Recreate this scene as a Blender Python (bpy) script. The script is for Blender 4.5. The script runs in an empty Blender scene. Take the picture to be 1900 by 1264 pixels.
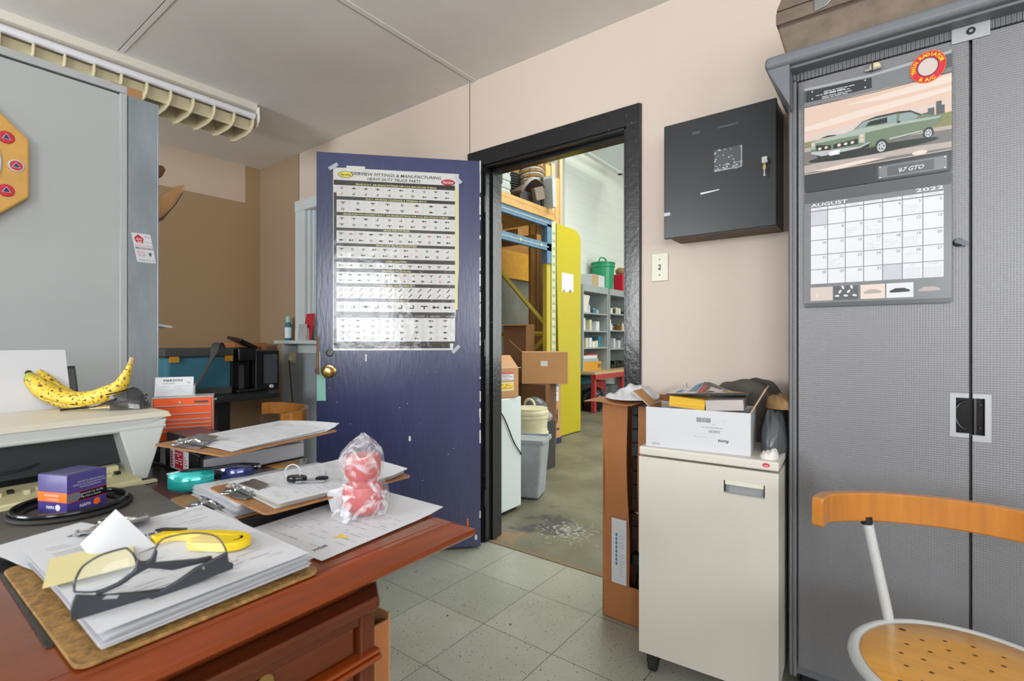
import bpy, bmesh, math, random
from mathutils import Vector, Matrix
random.seed(7)
PI = math.pi
SC = bpy.context.scene
COL = SC.collection

# ------------------------------------------------------------------ camera
cam_d = bpy.data.cameras.new('camera')
cam = bpy.data.objects.new('camera', cam_d); COL.objects.link(cam)
cam_d.sensor_width = 36.0
cam_d.lens = 36.0 * 936.0 / 1900.0
cam_d.clip_start = 0.02
cam.location = (0, 0, 1.09)
cam.rotation_euler = (PI / 2, 0, math.radians(37.2))
cam_d.dof.use_dof = True
cam_d.dof.focus_distance = 2.4
cam_d.dof.aperture_fstop = 7.0
SC.camera = cam

# ------------------------------------------------------------------ colour management
SC.view_settings.view_transform = 'Standard'
SC.view_settings.look = 'None'
SC.view_settings.gamma = 1.0
SC.view_settings.exposure = 0.0
SC.view_settings.use_curve_mapping = False

# ------------------------------------------------------------------ world and large lights
w = bpy.data.worlds.new('daylight'); SC.world = w; w.use_nodes = True
wn = w.node_tree.nodes['Background']
wn.inputs[0].default_value = (0.78, 0.88, 1.0, 1); wn.inputs[1].default_value = 3.0

def area(name, loc, rot, sx, sy, power, col=(1, 1, 1), spread=180):
    l = bpy.data.lights.new(name, 'AREA'); l.shape = 'RECTANGLE'
    l.size = sx; l.size_y = sy; l.energy = power; l.color = col
    l.spread = math.radians(spread)
    o = bpy.data.objects.new(name, l); COL.objects.link(o)
    o.location = loc; o.rotation_euler = rot
    return o
# daylight entering through the office windows behind and beside the photographer
area('window_daylight', (1.15, -2.42, 1.65), (PI / 2 + 0.35, 0, 0), 1.5, 1.4, 72, (0.95, 0.98, 1.0))
area('window_daylight', (2.42, -0.55, 1.65), (0, PI / 2 + 0.35, 0), 1.3, 1.9, 44, (1.0, 0.99, 0.97))
area('window_daylight', (-2.3, -2.42, 1.65), (PI / 2 + 0.35, 0, 0), 1.2, 1.3, 95, (0.95, 0.98, 1.0))  # light of an unseen window, added to brighten the left wall and ceiling
# workshop: rooflights and bay door daylight
area('rooflight', (-1.2, 6.2, 4.75), (0, 0, 0), 3.5, 5.0, 400, (0.96, 1.0, 0.96))
area('bay_daylight', (2.4, 6.0, 2.2), (0, PI / 2, 0), 3.0, 3.5, 210, (0.96, 1.0, 0.98))

# ------------------------------------------------------------------ materials
def lin(h):
    if isinstance(h, str):
        h = h.lstrip('#'); c = [int(h[i:i + 2], 16) / 255 for i in (0, 2, 4)]
    else: c = h
    return tuple((x / 12.92 if x <= 0.04045 else ((x + 0.055) / 1.055) ** 2.4) for x in c) + (1,)

def mat(name, col, rough=0.55, metal=0.0, noise=None, bump=None, coat=0.0, col2=None,
        alpha=None, trans=0.0, ior=1.45, stretch=None, emit=None, spec=None):
    m = bpy.data.materials.new(name); m.use_nodes = True
    nt = m.node_tree; b = nt.nodes['Principled BSDF']
    c = lin(col)
    b.inputs['Base Color'].default_value = c
    b.inputs['Roughness'].default_value = rough
    b.inputs['Metallic'].default_value = metal
    b.inputs['IOR'].default_value = ior
    if spec is not None: b.inputs['Specular IOR Level'].default_value = spec
    if coat:
        b.inputs['Coat Weight'].default_value = coat; b.inputs['Coat Roughness'].default_value = 0.12
    if trans: b.inputs['Transmission Weight'].default_value = trans
    if alpha is not None: b.inputs['Alpha'].default_value = alpha
    if emit: b.inputs['Emission Color'].default_value = c; b.inputs['Emission Strength'].default_value = emit
    if noise or bump:
        tc = nt.nodes.new('ShaderNodeTexCoord'); mp = nt.nodes.new('ShaderNodeMapping')
        nt.links.new(tc.outputs['Object'], mp.inputs[0])
        if stretch: mp.inputs['Scale'].default_value = stretch
    if noise:
        sc_, amt = noise
        n = nt.nodes.new('ShaderNodeTexNoise'); n.inputs['Scale'].default_value = sc_
        n.inputs['Detail'].default_value = 5; n.inputs['Roughness'].default_value = 0.62
        nt.links.new(mp.outputs[0], n.inputs['Vector'])
        r = nt.nodes.new('ShaderNodeValToRGB')
        c2 = lin(col2) if col2 else tuple(x * (1 - amt) for x in c[:3]) + (1,)
        r.color_ramp.elements[0].position = 0.36; r.color_ramp.elements[1].position = 0.66
        r.color_ramp.elements[0].color = c2; r.color_ramp.elements[1].color = c
        nt.links.new(n.outputs['Fac'], r.inputs[0]); nt.links.new(r.outputs[0], b.inputs['Base Color'])
    if bump:
        bs, bd = bump
        n2 = nt.nodes.new('ShaderNodeTexNoise'); n2.inputs['Scale'].default_value = bs
        n2.inputs['Detail'].default_value = 3
        nt.links.new(mp.outputs[0], n2.inputs['Vector'])
        bu = nt.nodes.new('ShaderNodeBump'); bu.inputs['Distance'].default_value = bd; bu.inputs['Strength'].default_value = 0.6
        nt.links.new(n2.outputs['Fac'], bu.inputs['Height']); nt.links.new(bu.outputs[0], b.inputs['Normal'])
    return m

def spots(m, col, scale, thr, soft=0.02, second=None):
    """mix small blotches of another colour over a material's base colour"""
    nt = m.node_tree; b = nt.nodes['Principled BSDF']
    tc = nt.nodes.new('ShaderNodeTexCoord')
    n = nt.nodes.new('ShaderNodeTexNoise'); n.inputs['Scale'].default_value = scale
    n.inputs['Detail'].default_value = 2
    nt.links.new(tc.outputs['Object'], n.inputs['Vector'])
    r = nt.nodes.new('ShaderNodeMapRange')
    r.inputs['From Min'].default_value = thr; r.inputs['From Max'].default_value = thr + soft
    nt.links.new(n.outputs['Fac'], r.inputs['Value'])
    mx = nt.nodes.new('ShaderNodeMix'); mx.data_type = 'RGBA'
    nt.links.new(r.outputs[0], mx.inputs['Factor'])
    s = b.inputs['Base Color']
    if s.is_linked: nt.links.new(s.links[0].from_socket, mx.inputs['A'])
    else: mx.inputs['A'].default_value = s.default_value
    mx.inputs['B'].default_value = lin(col)
    nt.links.new(mx.outputs['Result'], s)
    return m

M = {}
def mk(k, *a, **kw): M[k] = mat(k, *a, **kw); return M[k]
mk('wall_paint', '#cebfb2', 0.6, bump=(60, 0.0006))
mk('wall_grey', '#9ba4a8', 0.5)
mk('ceiling_paint', '#e3dfd9', 0.55, noise=(2.5, 0.07), bump=(4, 0.004))
mk('seam', '#6f6b66', 0.8)
mk('black_paint', '#17181b', 0.25, bump=(50, 0.002), coat=0.3)
spots(M['black_paint'], '#8e9294', 90, 0.74)
mk('blue_paint', '#3b4168', 0.22, noise=(3, 0.16), bump=(25, 0.0022), coat=0.35, stretch=(3, 3, 0.6))
mk('blue_edge', '#9a9caa', 0.5, noise=(30, 0.4))
mk('mint', '#93cfc0', 0.5)
mk('bare_wood', '#9a6a48', 0.6, noise=(30, 0.4))
mk('brass', '#c8a765', 0.22, 1.0)
mk('steel', '#a3a5a5', 0.36, 1.0)
mk('visor', '#2c3035', 0.05, alpha=0.6, spec=1.0)
mk('dark_steel', '#4a4c4f', 0.35, 1.0)
mk('chrome', '#d5d7d9', 0.12, 1.0)
mk('white', '#dcdcdc', 0.5)
mk('gloss_white', '#c8cacd', 0.25)
mk('paper', '#cfd1d6', 0.6)
mk('paper_gloss', '#cfcfcc', 0.16, bump=(14, 0.006), coat=0.5)
mk('ink', '#5f6066', 0.6)
mk('ink_light', '#a6a8ae', 0.6)
mk('ink_faint', '#b7b9c0', 0.6)
mk('black', '#141414', 0.5)
mk('black_gloss', '#15171a', 0.18)
mk('key_box_black', '#2a2e31', 0.3, noise=(2.5, 0.2))
mk('rubber', '#232323', 0.65)
mk('red', '#c22a2c', 0.4)
mk('cab_grey', '#aeb3b4', 0.42, noise=(2, 0.05))
mk('galv', '#a3b0ba', 0.32, 0.55, noise=(9, 0.25), stretch=(1, 1, 0.35))
mk('pine', '#dca852', 0.4, noise=(9, 0.2), stretch=(1, 6, 1), coat=0.3)
mk('seat_wood', '#d69b3f', 0.28, noise=(7, 0.14), stretch=(0.5, 8, 8), coat=0.5)
mk('back_wood', '#b9762f', 0.25, noise=(7, 0.18), stretch=(8, 8, 0.5), coat=0.5)
mk('tube_grey', '#b9bcbb', 0.4)
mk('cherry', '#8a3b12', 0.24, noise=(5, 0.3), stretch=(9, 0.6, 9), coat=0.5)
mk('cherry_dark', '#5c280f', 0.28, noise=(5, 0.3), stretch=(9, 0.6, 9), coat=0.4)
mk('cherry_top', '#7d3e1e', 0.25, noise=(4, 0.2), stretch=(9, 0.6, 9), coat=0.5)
mk('desk_mat', '#26282a', 0.22, noise=(6, 0.3), bump=(90, 0.0008))
mk('grey_board', '#5d5955', 0.5, noise=(7, 0.3), stretch=(3, 1, 1))
mk('cork', '#a6774d', 0.55, noise=(60, 0.3))
mk('board_edge', '#a9824a', 0.6, noise=(120, 0.55))
mk('cardboard', '#b98a5c', 0.7, noise=(4, 0.1))
mk('cardboard_orange', '#b07445', 0.7, noise=(5, 0.12))
mk('cardboard_dark', '#6b4a30', 0.8)
mk('beige', '#cfcac0', 0.45, noise=(3, 0.04))
mk('printer_body', '#c3c8c4', 0.35)
mk('printer_top', '#cbc6b6', 0.4)
mk('printer_dark', '#2e3235', 0.35)
mk('printer_black', '#121314', 0.4)
mk('cream', '#c9c29a', 0.45)
mk('frame_grey', '#33373d', 0.38)
mk('smoke', '#565654', 0.25, alpha=0.75)
mk('orange_paint', '#e8571b', 0.3, coat=0.3)
mk('silver', '#a4a6a9', 0.4, 0.3)
mk('glass', '#f4f8f8', 0.03, trans=1.0, ior=1.05, alpha=0.45)
mk('clear', '#e8eef0', 0.06, alpha=0.22, spec=1.0)
mk('bag_film', '#eef0f5', 0.1, alpha=0.2, bump=(45, 0.006), spec=1.0)
mk('red_cap', '#b3231f', 0.35)
mk('yellow', '#e9c81c', 0.35)
mk('note_yellow', '#ddd39a', 0.6)
mk('purple', '#453b80', 0.3, coat=0.4)
mk('purple2', '#3f3573', 0.3, coat=0.4)
mk('orange', '#f0701c', 0.35)
mk('teal', '#27b6b3', 0.08, coat=1.0, metal=0.5)
mk('teal_dark', '#27407f', 0.08, coat=1.0, metal=0.5)
mk('indigo', '#28306b', 0.1, coat=1.0, metal=0.4)
mk('cabinet_side', '#6c7075', 0.45)
mk('cooler_blue', '#3b7286', 0.75, bump=(300, 0.0005))
mk('strap', '#4b4b4a', 0.8)
mk('dark_cloth', '#3a3a38', 0.9)
mk('sweater', '#57524c', 0.95, noise=(18, 0.3), bump=(160, 0.002))
mk('coffee_black', '#1a1a1b', 0.3)
mk('table_black', '#2f3032', 0.35)
mk('shop_floor', '#77735f', 0.5, noise=(2.2, 0.3), col2='#5c5847')
mk('shop_wall', '#dfe3dd', 0.6)
mk('shop_roof', '#b5b8b0', 0.7)
mk('rack_blue', '#5f7f9b', 0.5, noise=(20, 0.25))
mk('rack_yellow', '#b5a63a', 0.5)
mk('rack_post', '#c9cfa6', 0.5, noise=(60, 0.35))
mk('ply', '#c79b5c', 0.6, noise=(5, 0.2), stretch=(1, 1, 6))
mk('ply_dark', '#8e6328', 0.6, noise=(5, 0.25))
mk('safety_yellow', '#b3a41a', 0.32, noise=(1.5, 0.06), coat=0.3)
mk('ochre', '#b8831e', 0.5, noise=(20, 0.2))
mk('tarp', '#6c6a60', 0.45, noise=(2.5, 0.35))
mk('shelf_grey', '#9aa19f', 0.5)
mk('shelf_back', '#6e7775', 0.6)
mk('bench_top', '#b79b72', 0.6)
mk('rack_red', '#a33232', 0.45)
mk('plastic_grey', '#9fa5aa', 0.45, noise=(6, 0.25))
mk('pail', '#d5cfae', 0.45, noise=(9, 0.2))
mk('enamel', '#cfd8da', 0.3, bump=(3, 0.004))
mk('green_plastic', '#1f8a5e', 0.35)
mk('pipe_orange', '#c98f2a', 0.5)
mk('leather', '#7b6c5d', 0.7, noise=(12, 0.35), bump=(40, 0.002))
mk('rag', '#d8d4cf', 0.85)
mk('brown_rag', '#9a7a50', 0.9, noise=(20, 0.3))
mk('film_dark', '#5d6266', 0.15, alpha=0.8)
mk('vinyl', '#4a3a34', 0.4, bump=(20, 0.003))
mk('vinyl_grey', '#5a5c60', 0.45)
mk('phone_yellow', '#dcae2a', 0.6, stretch=(1, 1, 60), noise=(6, 0.25))
mk('phone_white', '#b9b1ad', 0.6, stretch=(1, 1, 60), noise=(6, 0.2))
mk('cal_silver', '#75787a', 0.3)
mk('cal_dark', '#35383a', 0.3)
mk('cal_mid', '#565a5e', 0.3)
mk('cal_sky', '#cdb2a4', 0.3)
mk('cal_sky2', '#d3c3b8', 0.3)
mk('cal_sky3', '#c4b6b0', 0.3)
mk('cal_road', '#6f6c6a', 0.3)
mk('cal_road2', '#a59b95', 0.3)
mk('cal_grass', '#7c7d57', 0.3)
mk('car_green', '#6c7a66', 0.25)
mk('car_light', '#98a59b', 0.25)
mk('car_dark', '#2b322f', 0.3)
mk('car_glass', '#869594', 0.25)
mk('fx_white', '#d6d0c4', 0.45)
mk('fx_rail', '#cfc5a6', 0.5)
mk('tube_glass', '#e3e3ea', 0.3)
mk('banana_skin', '#d8b93e', 0.5)
mk('banana_green', '#a8ab3e', 0.5)
mk('banana_tip', '#3a2d22', 0.7)
spots(M['banana_skin'], '#5c3414', 150, 0.585, 0.03)
mk('outlet', '#d9d8c6', 0.4)
mk('light_blue_print', '#4d86a8', 0.4)
mk('poster_dark', '#2c2b2a', 0.15, bump=(14, 0.006), coat=0.5)
mk('poster_ink', '#303030', 0.15, bump=(14, 0.006), coat=0.5)
mk('poster_pink', '#cf6a72', 0.15, bump=(14, 0.006), coat=0.5)
mk('poster_gold', '#d8cf8a', 0.2, coat=0.5)
mk('poster_yellow', '#e6d94a', 0.2, coat=0.5)
mk('poster_red', '#c3243a', 0.2, coat=0.5)
mk('tape', '#c9ced6', 0.25, alpha=0.75)
mk('snowglass', '#dfe7ea', 0.5)
mk('window_paint', '#c9d3d4', 0.4)
mk('carpet_edge', '#7a6a55', 0.9)

def film_wrinkle_highlights():
    m = M['bag_film']; nt = m.node_tree; b = nt.nodes['Principled BSDF']; L = nt.links.new
    tc = nt.nodes.new('ShaderNodeTexCoord'); n = nt.nodes.new('ShaderNodeTexNoise'); n.inputs['Scale'].default_value = 26; n.inputs['Detail'].default_value = 4; n.inputs['Distortion'].default_value = 2.5
    L(tc.outputs['Object'], n.inputs['Vector'])
    r = nt.nodes.new('ShaderNodeMapRange'); r.inputs['From Min'].default_value = .45; r.inputs['From Max'].default_value = .68; r.inputs['To Min'].default_value = .12; r.inputs['To Max'].default_value = .62
    L(n.outputs['Fac'], r.inputs['Value']); L(r.outputs[0], b.inputs['Alpha'])  # whiter, more opaque streaks stand in for highlights on the film's wrinkles
film_wrinkle_highlights()
mk('corner_tan', '#9f8970', 0.6)

def ribbed(name, col, rough, metal, axis, scale, dist, diag=False):
    m = mat(name, col, rough, metal)
    nt = m.node_tree; b = nt.nodes['Principled BSDF']
    tc = nt.nodes.new('ShaderNodeTexCoord')
    w1 = nt.nodes.new('ShaderNodeTexWave'); w1.wave_type = 'BANDS'; w1.bands_direction = axis
    w1.inputs['Scale'].default_value = scale
    nt.links.new(tc.outputs['Object'], w1.inputs['Vector'])
    h = w1.outputs['Fac']
    if diag:
        w2 = nt.nodes.new('ShaderNodeTexWave'); w2.wave_type = 'BANDS'; w2.bands_direction = 'X'
        w2.inputs['Scale'].default_value = scale
        nt.links.new(tc.outputs['Object'], w2.inputs['Vector'])
        mu = nt.nodes.new('ShaderNodeMath'); mu.operation = 'MULTIPLY'
        nt.links.new(w1.outputs['Fac'], mu.inputs[0]); nt.links.new(w2.outputs['Fac'], mu.inputs[1]); h = mu.outputs[0]
    bu = nt.nodes.new('ShaderNodeBump'); bu.inputs['Distance'].default_value = dist
    nt.links.new(h, bu.inputs['Height']); nt.links.new(bu.outputs[0], b.inputs['Normal'])
    M[name] = m; return m
ribbed('locker_door', '#7b7b7e', 0.38, 0.25, 'Z', 52, 0.0004, True)
ribbed('locker_rib', '#7c7d80', 0.4, 0.25, 'X', 32, 0.004)
ribbed('corrugated', '#575a5e', 0.5, 0.0, 'Z', 9, 0.012)

def tile_floor():
    m = bpy.data.materials.new('vinyl_tile'); m.use_nodes = True
    nt = m.node_tree; b = nt.nodes['Principled BSDF']; L = nt.links.new
    b.inputs['Roughness'].default_value = 0.32
    tc = nt.nodes.new('ShaderNodeTexCoord'); mp = nt.nodes.new('ShaderNodeMapping')
    mp.inputs['Location'].default_value = (0.95, -1.17, 0)
    L(tc.outputs['Object'], mp.inputs[0])
    br = nt.nodes.new('ShaderNodeTexBrick'); br.offset = 0.0; br.inputs['Scale'].default_value = 1.0
    br.inputs['Brick Width'].default_value = 0.31; br.inputs['Row Height'].default_value = 0.31
    br.inputs['Mortar Size'].default_value = 0.0016; br.inputs['Mortar Smooth'].default_value = 0.3
    br.inputs['Bias'].default_value = -0.2
    br.inputs['Color1'].default_value = lin('#a3a498'); br.inputs['Color2'].default_value = lin('#96988c')
    br.inputs['Mortar'].default_value = lin('#45433c')
    L(mp.outputs[0], br.inputs['Vector'])
    def blot(prev, scale, thr, soft, col, det=2, fac=1.0):
        n = nt.nodes.new('ShaderNodeTexNoise'); n.inputs['Scale'].default_value = scale; n.inputs['Detail'].default_value = det
        L(tc.outputs['Object'], n.inputs['Vector'])
        r = nt.nodes.new('ShaderNodeMapRange'); r.inputs['From Min'].default_value = thr
        r.inputs['From Max'].default_value = thr + soft; r.inputs['To Max'].default_value = fac
        L(n.outputs['Fac'], r.inputs['Value'])
        mx = nt.nodes.new('ShaderNodeMix'); mx.data_type = 'RGBA'
        L(r.outputs[0], mx.inputs['Factor']); L(prev, mx.inputs['A']); mx.inputs['B'].default_value = lin(col)
        return mx.outputs['Result']
    c = blot(br.outputs['Color'], 3.0, 0.42, 0.35, '#7f7d6c', 4, 0.55)
    c = blot(c, 110, 0.66, 0.03, '#3d3a33')
    c = blot(c, 38, 0.735, 0.02, '#2c2a26')
    c = blot(c, 150, 0.70, 0.03, '#d2d2c6')
    L(c, b.inputs['Base Color'])
    return m
M['tile'] = tile_floor()
def stained_floor():
    m = M['shop_floor']; nt = m.node_tree; b = nt.nodes['Principled BSDF']; L = nt.links.new
    tc = nt.nodes.new('ShaderNodeTexCoord')
    prev = b.inputs['Base Color'].links[0].from_socket
    for (cx, cy, r, col, sc_) in ((-1.62, 2.50, .33, '#37383a', 7), (-1.70, 2.22, .16, '#8a6a44', 14), (-1.5, 2.5, .3, '#a9aaa4', 40)):
        d = nt.nodes.new('ShaderNodeVectorMath'); d.operation = 'DISTANCE'; d.inputs[1].default_value = (cx, cy, 0); L(tc.outputs['Object'], d.inputs[0])
        n = nt.nodes.new('ShaderNodeTexNoise'); n.inputs['Scale'].default_value = sc_; n.inputs['Detail'].default_value = 5; L(tc.outputs['Object'], n.inputs['Vector'])
        a = nt.nodes.new('ShaderNodeMapRange'); a.inputs['From Min'].default_value = r; a.inputs['From Max'].default_value = 0; a.inputs['To Max'].default_value = .45 if sc_ < 30 else .25; L(d.outputs['Value'], a.inputs['Value'])
        ad = nt.nodes.new('ShaderNodeMath'); ad.operation = 'ADD'; L(a.outputs[0], ad.inputs[0]); L(n.outputs['Fac'], ad.inputs[1])
        q = nt.nodes.new('ShaderNodeMapRange'); q.inputs['From Min'].default_value = .68; q.inputs['From Max'].default_value = .84; q.inputs['To Max'].default_value = .85; L(ad.outputs[0], q.inputs['Value'])
        # keep the stain inside its own radius
        g_ = nt.nodes.new('ShaderNodeMath'); g_.operation = 'LESS_THAN'; g_.inputs[1].default_value = r * 1.3; L(d.outputs['Value'], g_.inputs[0])
        f = nt.nodes.new('ShaderNodeMath'); f.operation = 'MULTIPLY'; L(q.outputs[0], f.inputs[0]); L(g_.outputs[0], f.inputs[1])
        mx = nt.nodes.new('ShaderNodeMix'); mx.data_type = 'RGBA'; L(f.outputs[0], mx.inputs['Factor']); L(prev, mx.inputs['A']); mx.inputs['B'].default_value = lin(col); prev = mx.outputs['Result']
    L(prev, b.inputs['Base Color'])
stained_floor()

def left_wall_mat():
    m = mat('left_wall_two_tone', '#a68b68', 0.6)
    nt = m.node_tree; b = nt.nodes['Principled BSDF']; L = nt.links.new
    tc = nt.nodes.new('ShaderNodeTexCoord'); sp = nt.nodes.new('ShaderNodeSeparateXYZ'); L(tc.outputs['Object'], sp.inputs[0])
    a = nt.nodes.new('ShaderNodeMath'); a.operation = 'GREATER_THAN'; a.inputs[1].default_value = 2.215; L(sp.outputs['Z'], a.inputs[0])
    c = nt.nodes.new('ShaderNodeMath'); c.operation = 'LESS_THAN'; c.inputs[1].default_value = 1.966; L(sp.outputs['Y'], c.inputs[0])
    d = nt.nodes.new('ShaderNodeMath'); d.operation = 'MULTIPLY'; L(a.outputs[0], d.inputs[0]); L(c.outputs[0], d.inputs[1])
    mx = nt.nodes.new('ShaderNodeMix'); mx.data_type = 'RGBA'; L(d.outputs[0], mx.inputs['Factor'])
    mx.inputs['A'].default_value = lin('#a68b68'); mx.inputs['B'].default_value = lin('#cdb8a4')  # tan overall, with a lighter rectangle at the top
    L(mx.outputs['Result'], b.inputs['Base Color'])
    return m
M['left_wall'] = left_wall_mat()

def brick_wall():
    m = mat('white_block', '#dfe3dd', 0.6)
    nt = m.node_tree; b = nt.nodes['Principled BSDF']; L = nt.links.new
    tc = nt.nodes.new('ShaderNodeTexCoord'); mp = nt.nodes.new('ShaderNodeMapping'); mp.inputs['Rotation'].default_value = (0, PI / 2, 0)
    sp = nt.nodes.new('ShaderNodeSeparateXYZ'); cb = nt.nodes.new('ShaderNodeCombineXYZ')
    L(tc.outputs['Object'], sp.inputs[0]); L(sp.outputs['Y'], cb.inputs['X']); L(sp.outputs['Z'], cb.inputs['Y'])
    br = nt.nodes.new('ShaderNodeTexBrick'); br.inputs['Scale'].default_value = 1.0
    br.inputs['Brick Width'].default_value = 0.4; br.inputs['Row Height'].default_value = 0.2; br.inputs['Mortar Size'].default_value = 0.006
    br.inputs['Color1'].default_value = (1, 1, 1, 1); br.inputs['Color2'].default_value = (1, 1, 1, 1); br.inputs['Mortar'].default_value = (0, 0, 0, 1)
    L(cb.outputs[0], br.inputs['Vector'])
    bu = nt.nodes.new('ShaderNodeBump'); bu.inputs['Distance'].default_value = 0.006; bu.inputs['Strength'].default_value = 0.7
    L(br.outputs['Color'], bu.inputs['Height']); L(bu.outputs[0], b.inputs['Normal'])
    return m
M['block'] = brick_wall()
M['blue_paint'].node_tree.nodes['Principled BSDF'].inputs['Coat Roughness'].default_value = 0.22

# ------------------------------------------------------------------ geometry helper
_txt = {}
def text_mesh(s, bold=0.0, shear=0.0, extra=1.0):
    k = (s, bold, shear, extra)
    if k in _txt: return _txt[k]
    cu = bpy.data.curves.new('t', 'FONT'); cu.body = s; cu.size = 1.0; cu.offset = bold; cu.shear = shear
    cu.space_character = extra; cu.resolution_u = 2
    o = bpy.data.objects.new('t', cu); COL.objects.link(o)
    dg = bpy.context.evaluated_depsgraph_get(); dg.update()
    me = bpy.data.meshes.new_from_object(o.evaluated_get(dg))
    vs = [tuple(v.co) for v in me.vertices]; fs = [tuple(p.vertices) for p in me.polygons]
    bpy.data.objects.remove(o); bpy.data.curves.remove(cu); bpy.data.meshes.remove(me)
    if vs:
        w_ = max(v[0] for v in vs) - min(v[0] for v in vs); x0 = min(v[0] for v in vs)
    else: w_ = 0; x0 = 0
    _txt[k] = (vs, fs, w_, x0); return _txt[k]

def rotm(rx=0, ry=0, rz=0):
    return Matrix.Rotation(rz, 4, 'Z') @ Matrix.Rotation(ry, 4, 'Y') @ Matrix.Rotation(rx, 4, 'X')
def T(x=0, y=0, z=0, rx=0, ry=0, rz=0):
    return Matrix.Translation((x, y, z)) @ rotm(rx, ry, rz)

class G:
    """collects shapes and links them as ONE mesh object"""
    def __init__(self, T0=None, frame=None):
        self.v = []; self.f = []; self.mi = []; self.sm = []; self.mats = []
        self.T0 = T0; self.frame = frame or (lambda u, v, o: (u, -o, v))
        self.step = 0.0004
    def m(self, k):
        mm = M[k] if isinstance(k, str) else k
        if mm not in self.mats: self.mats.append(mm)
        return self.mats.index(mm)
    def add(self, vs, fs, mt, smooth=False, X=None):
        b = len(self.v); i = self.m(mt)
        for p in vs:
            p = Vector(p)
            if X is not None: p = X @ p
            if self.T0 is not None: p = self.T0 @ p
            self.v.append(p)
        for f in fs:
            self.f.append(tuple(b + j for j in f)); self.mi.append(i); self.sm.append(smooth)
        return self
    def bb(self, x0, x1, y0, y1, z0, z1, mt, X=None):
        vs = [(x, y, z) for z in (z0, z1) for y in (y0, y1) for x in (x0, x1)]
        fs = [(0, 2, 3, 1), (4, 5, 7, 6), (0, 1, 5, 4), (2, 6, 7, 3), (0, 4, 6, 2), (1, 3, 7, 5)]
        return self.add(vs, fs, mt, X=X)
    def taper(self, b0, b1, z0, z1, mt, X=None):
        """b0,b1 = (x0,x1,y0,y1) at z0 and z1"""
        vs = [(x, y, z) for (b, z) in ((b0, z0), (b1, z1)) for y in (b[2], b[3]) for x in (b[0], b[1])]
        fs = [(0, 2, 3, 1), (4, 5, 7, 6), (0, 1, 5, 4), (2, 6, 7, 3), (0, 4, 6, 2), (1, 3, 7, 5)]
        return self.add(vs, fs, mt, X=X)
    def prism(self, poly, z0, z1, mt, X=None):
        n = len(poly); a = sum(poly[i][0] * poly[(i + 1) % n][1] - poly[(i + 1) % n][0] * poly[i][1] for i in range(n))
        if a < 0: poly = poly[::-1]
        vs = [(p[0], p[1], z0) for p in poly] + [(p[0], p[1], z1) for p in poly]
        fs = [tuple(range(n))[::-1], tuple(range(n, 2 * n))] + [(i, (i + 1) % n, n + (i + 1) % n, n + i) for i in range(n)]
        return self.add(vs, fs, mt, X=X)
    def lathe(self, prof, mt, n=24, X=None, smooth=True, sx=1, sy=1):
        vs = []; fs = []
        for r, z in prof:
            for k in range(n):
                a = 2 * PI * k / n; vs.append((r * math.cos(a) * sx, r * math.sin(a) * sy, z))
        for i in range(len(prof) - 1):
            for k in range(n):
                fs.append((i * n + k, i * n + (k + 1) % n, (i + 1) * n + (k + 1) % n, (i + 1) * n + k))
        if prof[0][0] > 1e-6: fs.append(tuple(range(n))[::-1])
        if prof[-1][0] > 1e-6: fs.append(tuple((len(prof) - 1) * n + k for k in range(n)))
        return self.add(vs, fs, mt, smooth, X)
    def cyl(self, p0, p1, r, mt, r1=None, n=16, smooth=True):
        p0 = Vector(p0); p1 = Vector(p1); d = p1 - p0
        q = d.to_track_quat('Z', 'Y').to_matrix().to_4x4(); X = Matrix.Translation(p0) @ q
        return self.lathe([(r, 0), (r1 if r1 is not None else r, d.length)], mt, n, X, smooth)
    def tube(self, pts, r, mt, n=10, closed=False, flat=None, X=None):
        """r number or list; flat=(a,b) gives a rectangular-ish section a along normal, b along binormal"""
        P = [Vector(p) for p in pts]; N = len(P); vs = []; fs = []
        up = Vector((0, 0, 1))
        for i, p in enumerate(P):
            a = P[(i - 1) % N] if (closed or i > 0) else p; c = P[(i + 1) % N] if (closed or i < N - 1) else p
            t = (c - a).normalized()
            s = t.cross(up)
            if s.length < 0.05: s = t.cross(Vector((0, 1, 0)))
            s.normalize(); b = s.cross(t).normalized()
            ri = r[i] if isinstance(r, (list, tuple)) else r
            if flat:
                A, B = flat
                sec = [(-A, -B), (A, -B), (A, B), (-A, B)]
                for (u, v_) in sec: vs.append(p + s * u + b * v_)
            else:
                for k in range(n):
                    an = 2 * PI * k / n; vs.append(p + s * (ri * math.cos(an)) + b * (ri * math.sin(an)))
        k_ = 4 if flat else n
        for i in range(N if closed else N - 1):
            j = (i + 1) % N
            for k in range(k_):
                fs.append((i * k_ + k, i * k_ + (k + 1) % k_, j * k_ + (k + 1) % k_, j * k_ + k))
        if not closed:
            fs.append(tuple(range(k_))[::-1]); fs.append(tuple((N - 1) * k_ + k for k in range(k_)))
        return self.add(vs, fs, mt, not flat, X)
    def ball(self, c, r, mt, s=(1, 1, 1), n=16, X=None):
        prof = [(max(1e-7, r * math.sin(PI * i / n)), -r * math.cos(PI * i / n)) for i in range(n + 1)]
        X2 = Matrix.Translation(c) @ Matrix.Diagonal((s[0], s[1], s[2], 1))
        if X is not None: X2 = X @ X2
        return self.lathe(prof, mt, n + 4, X2)
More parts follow.
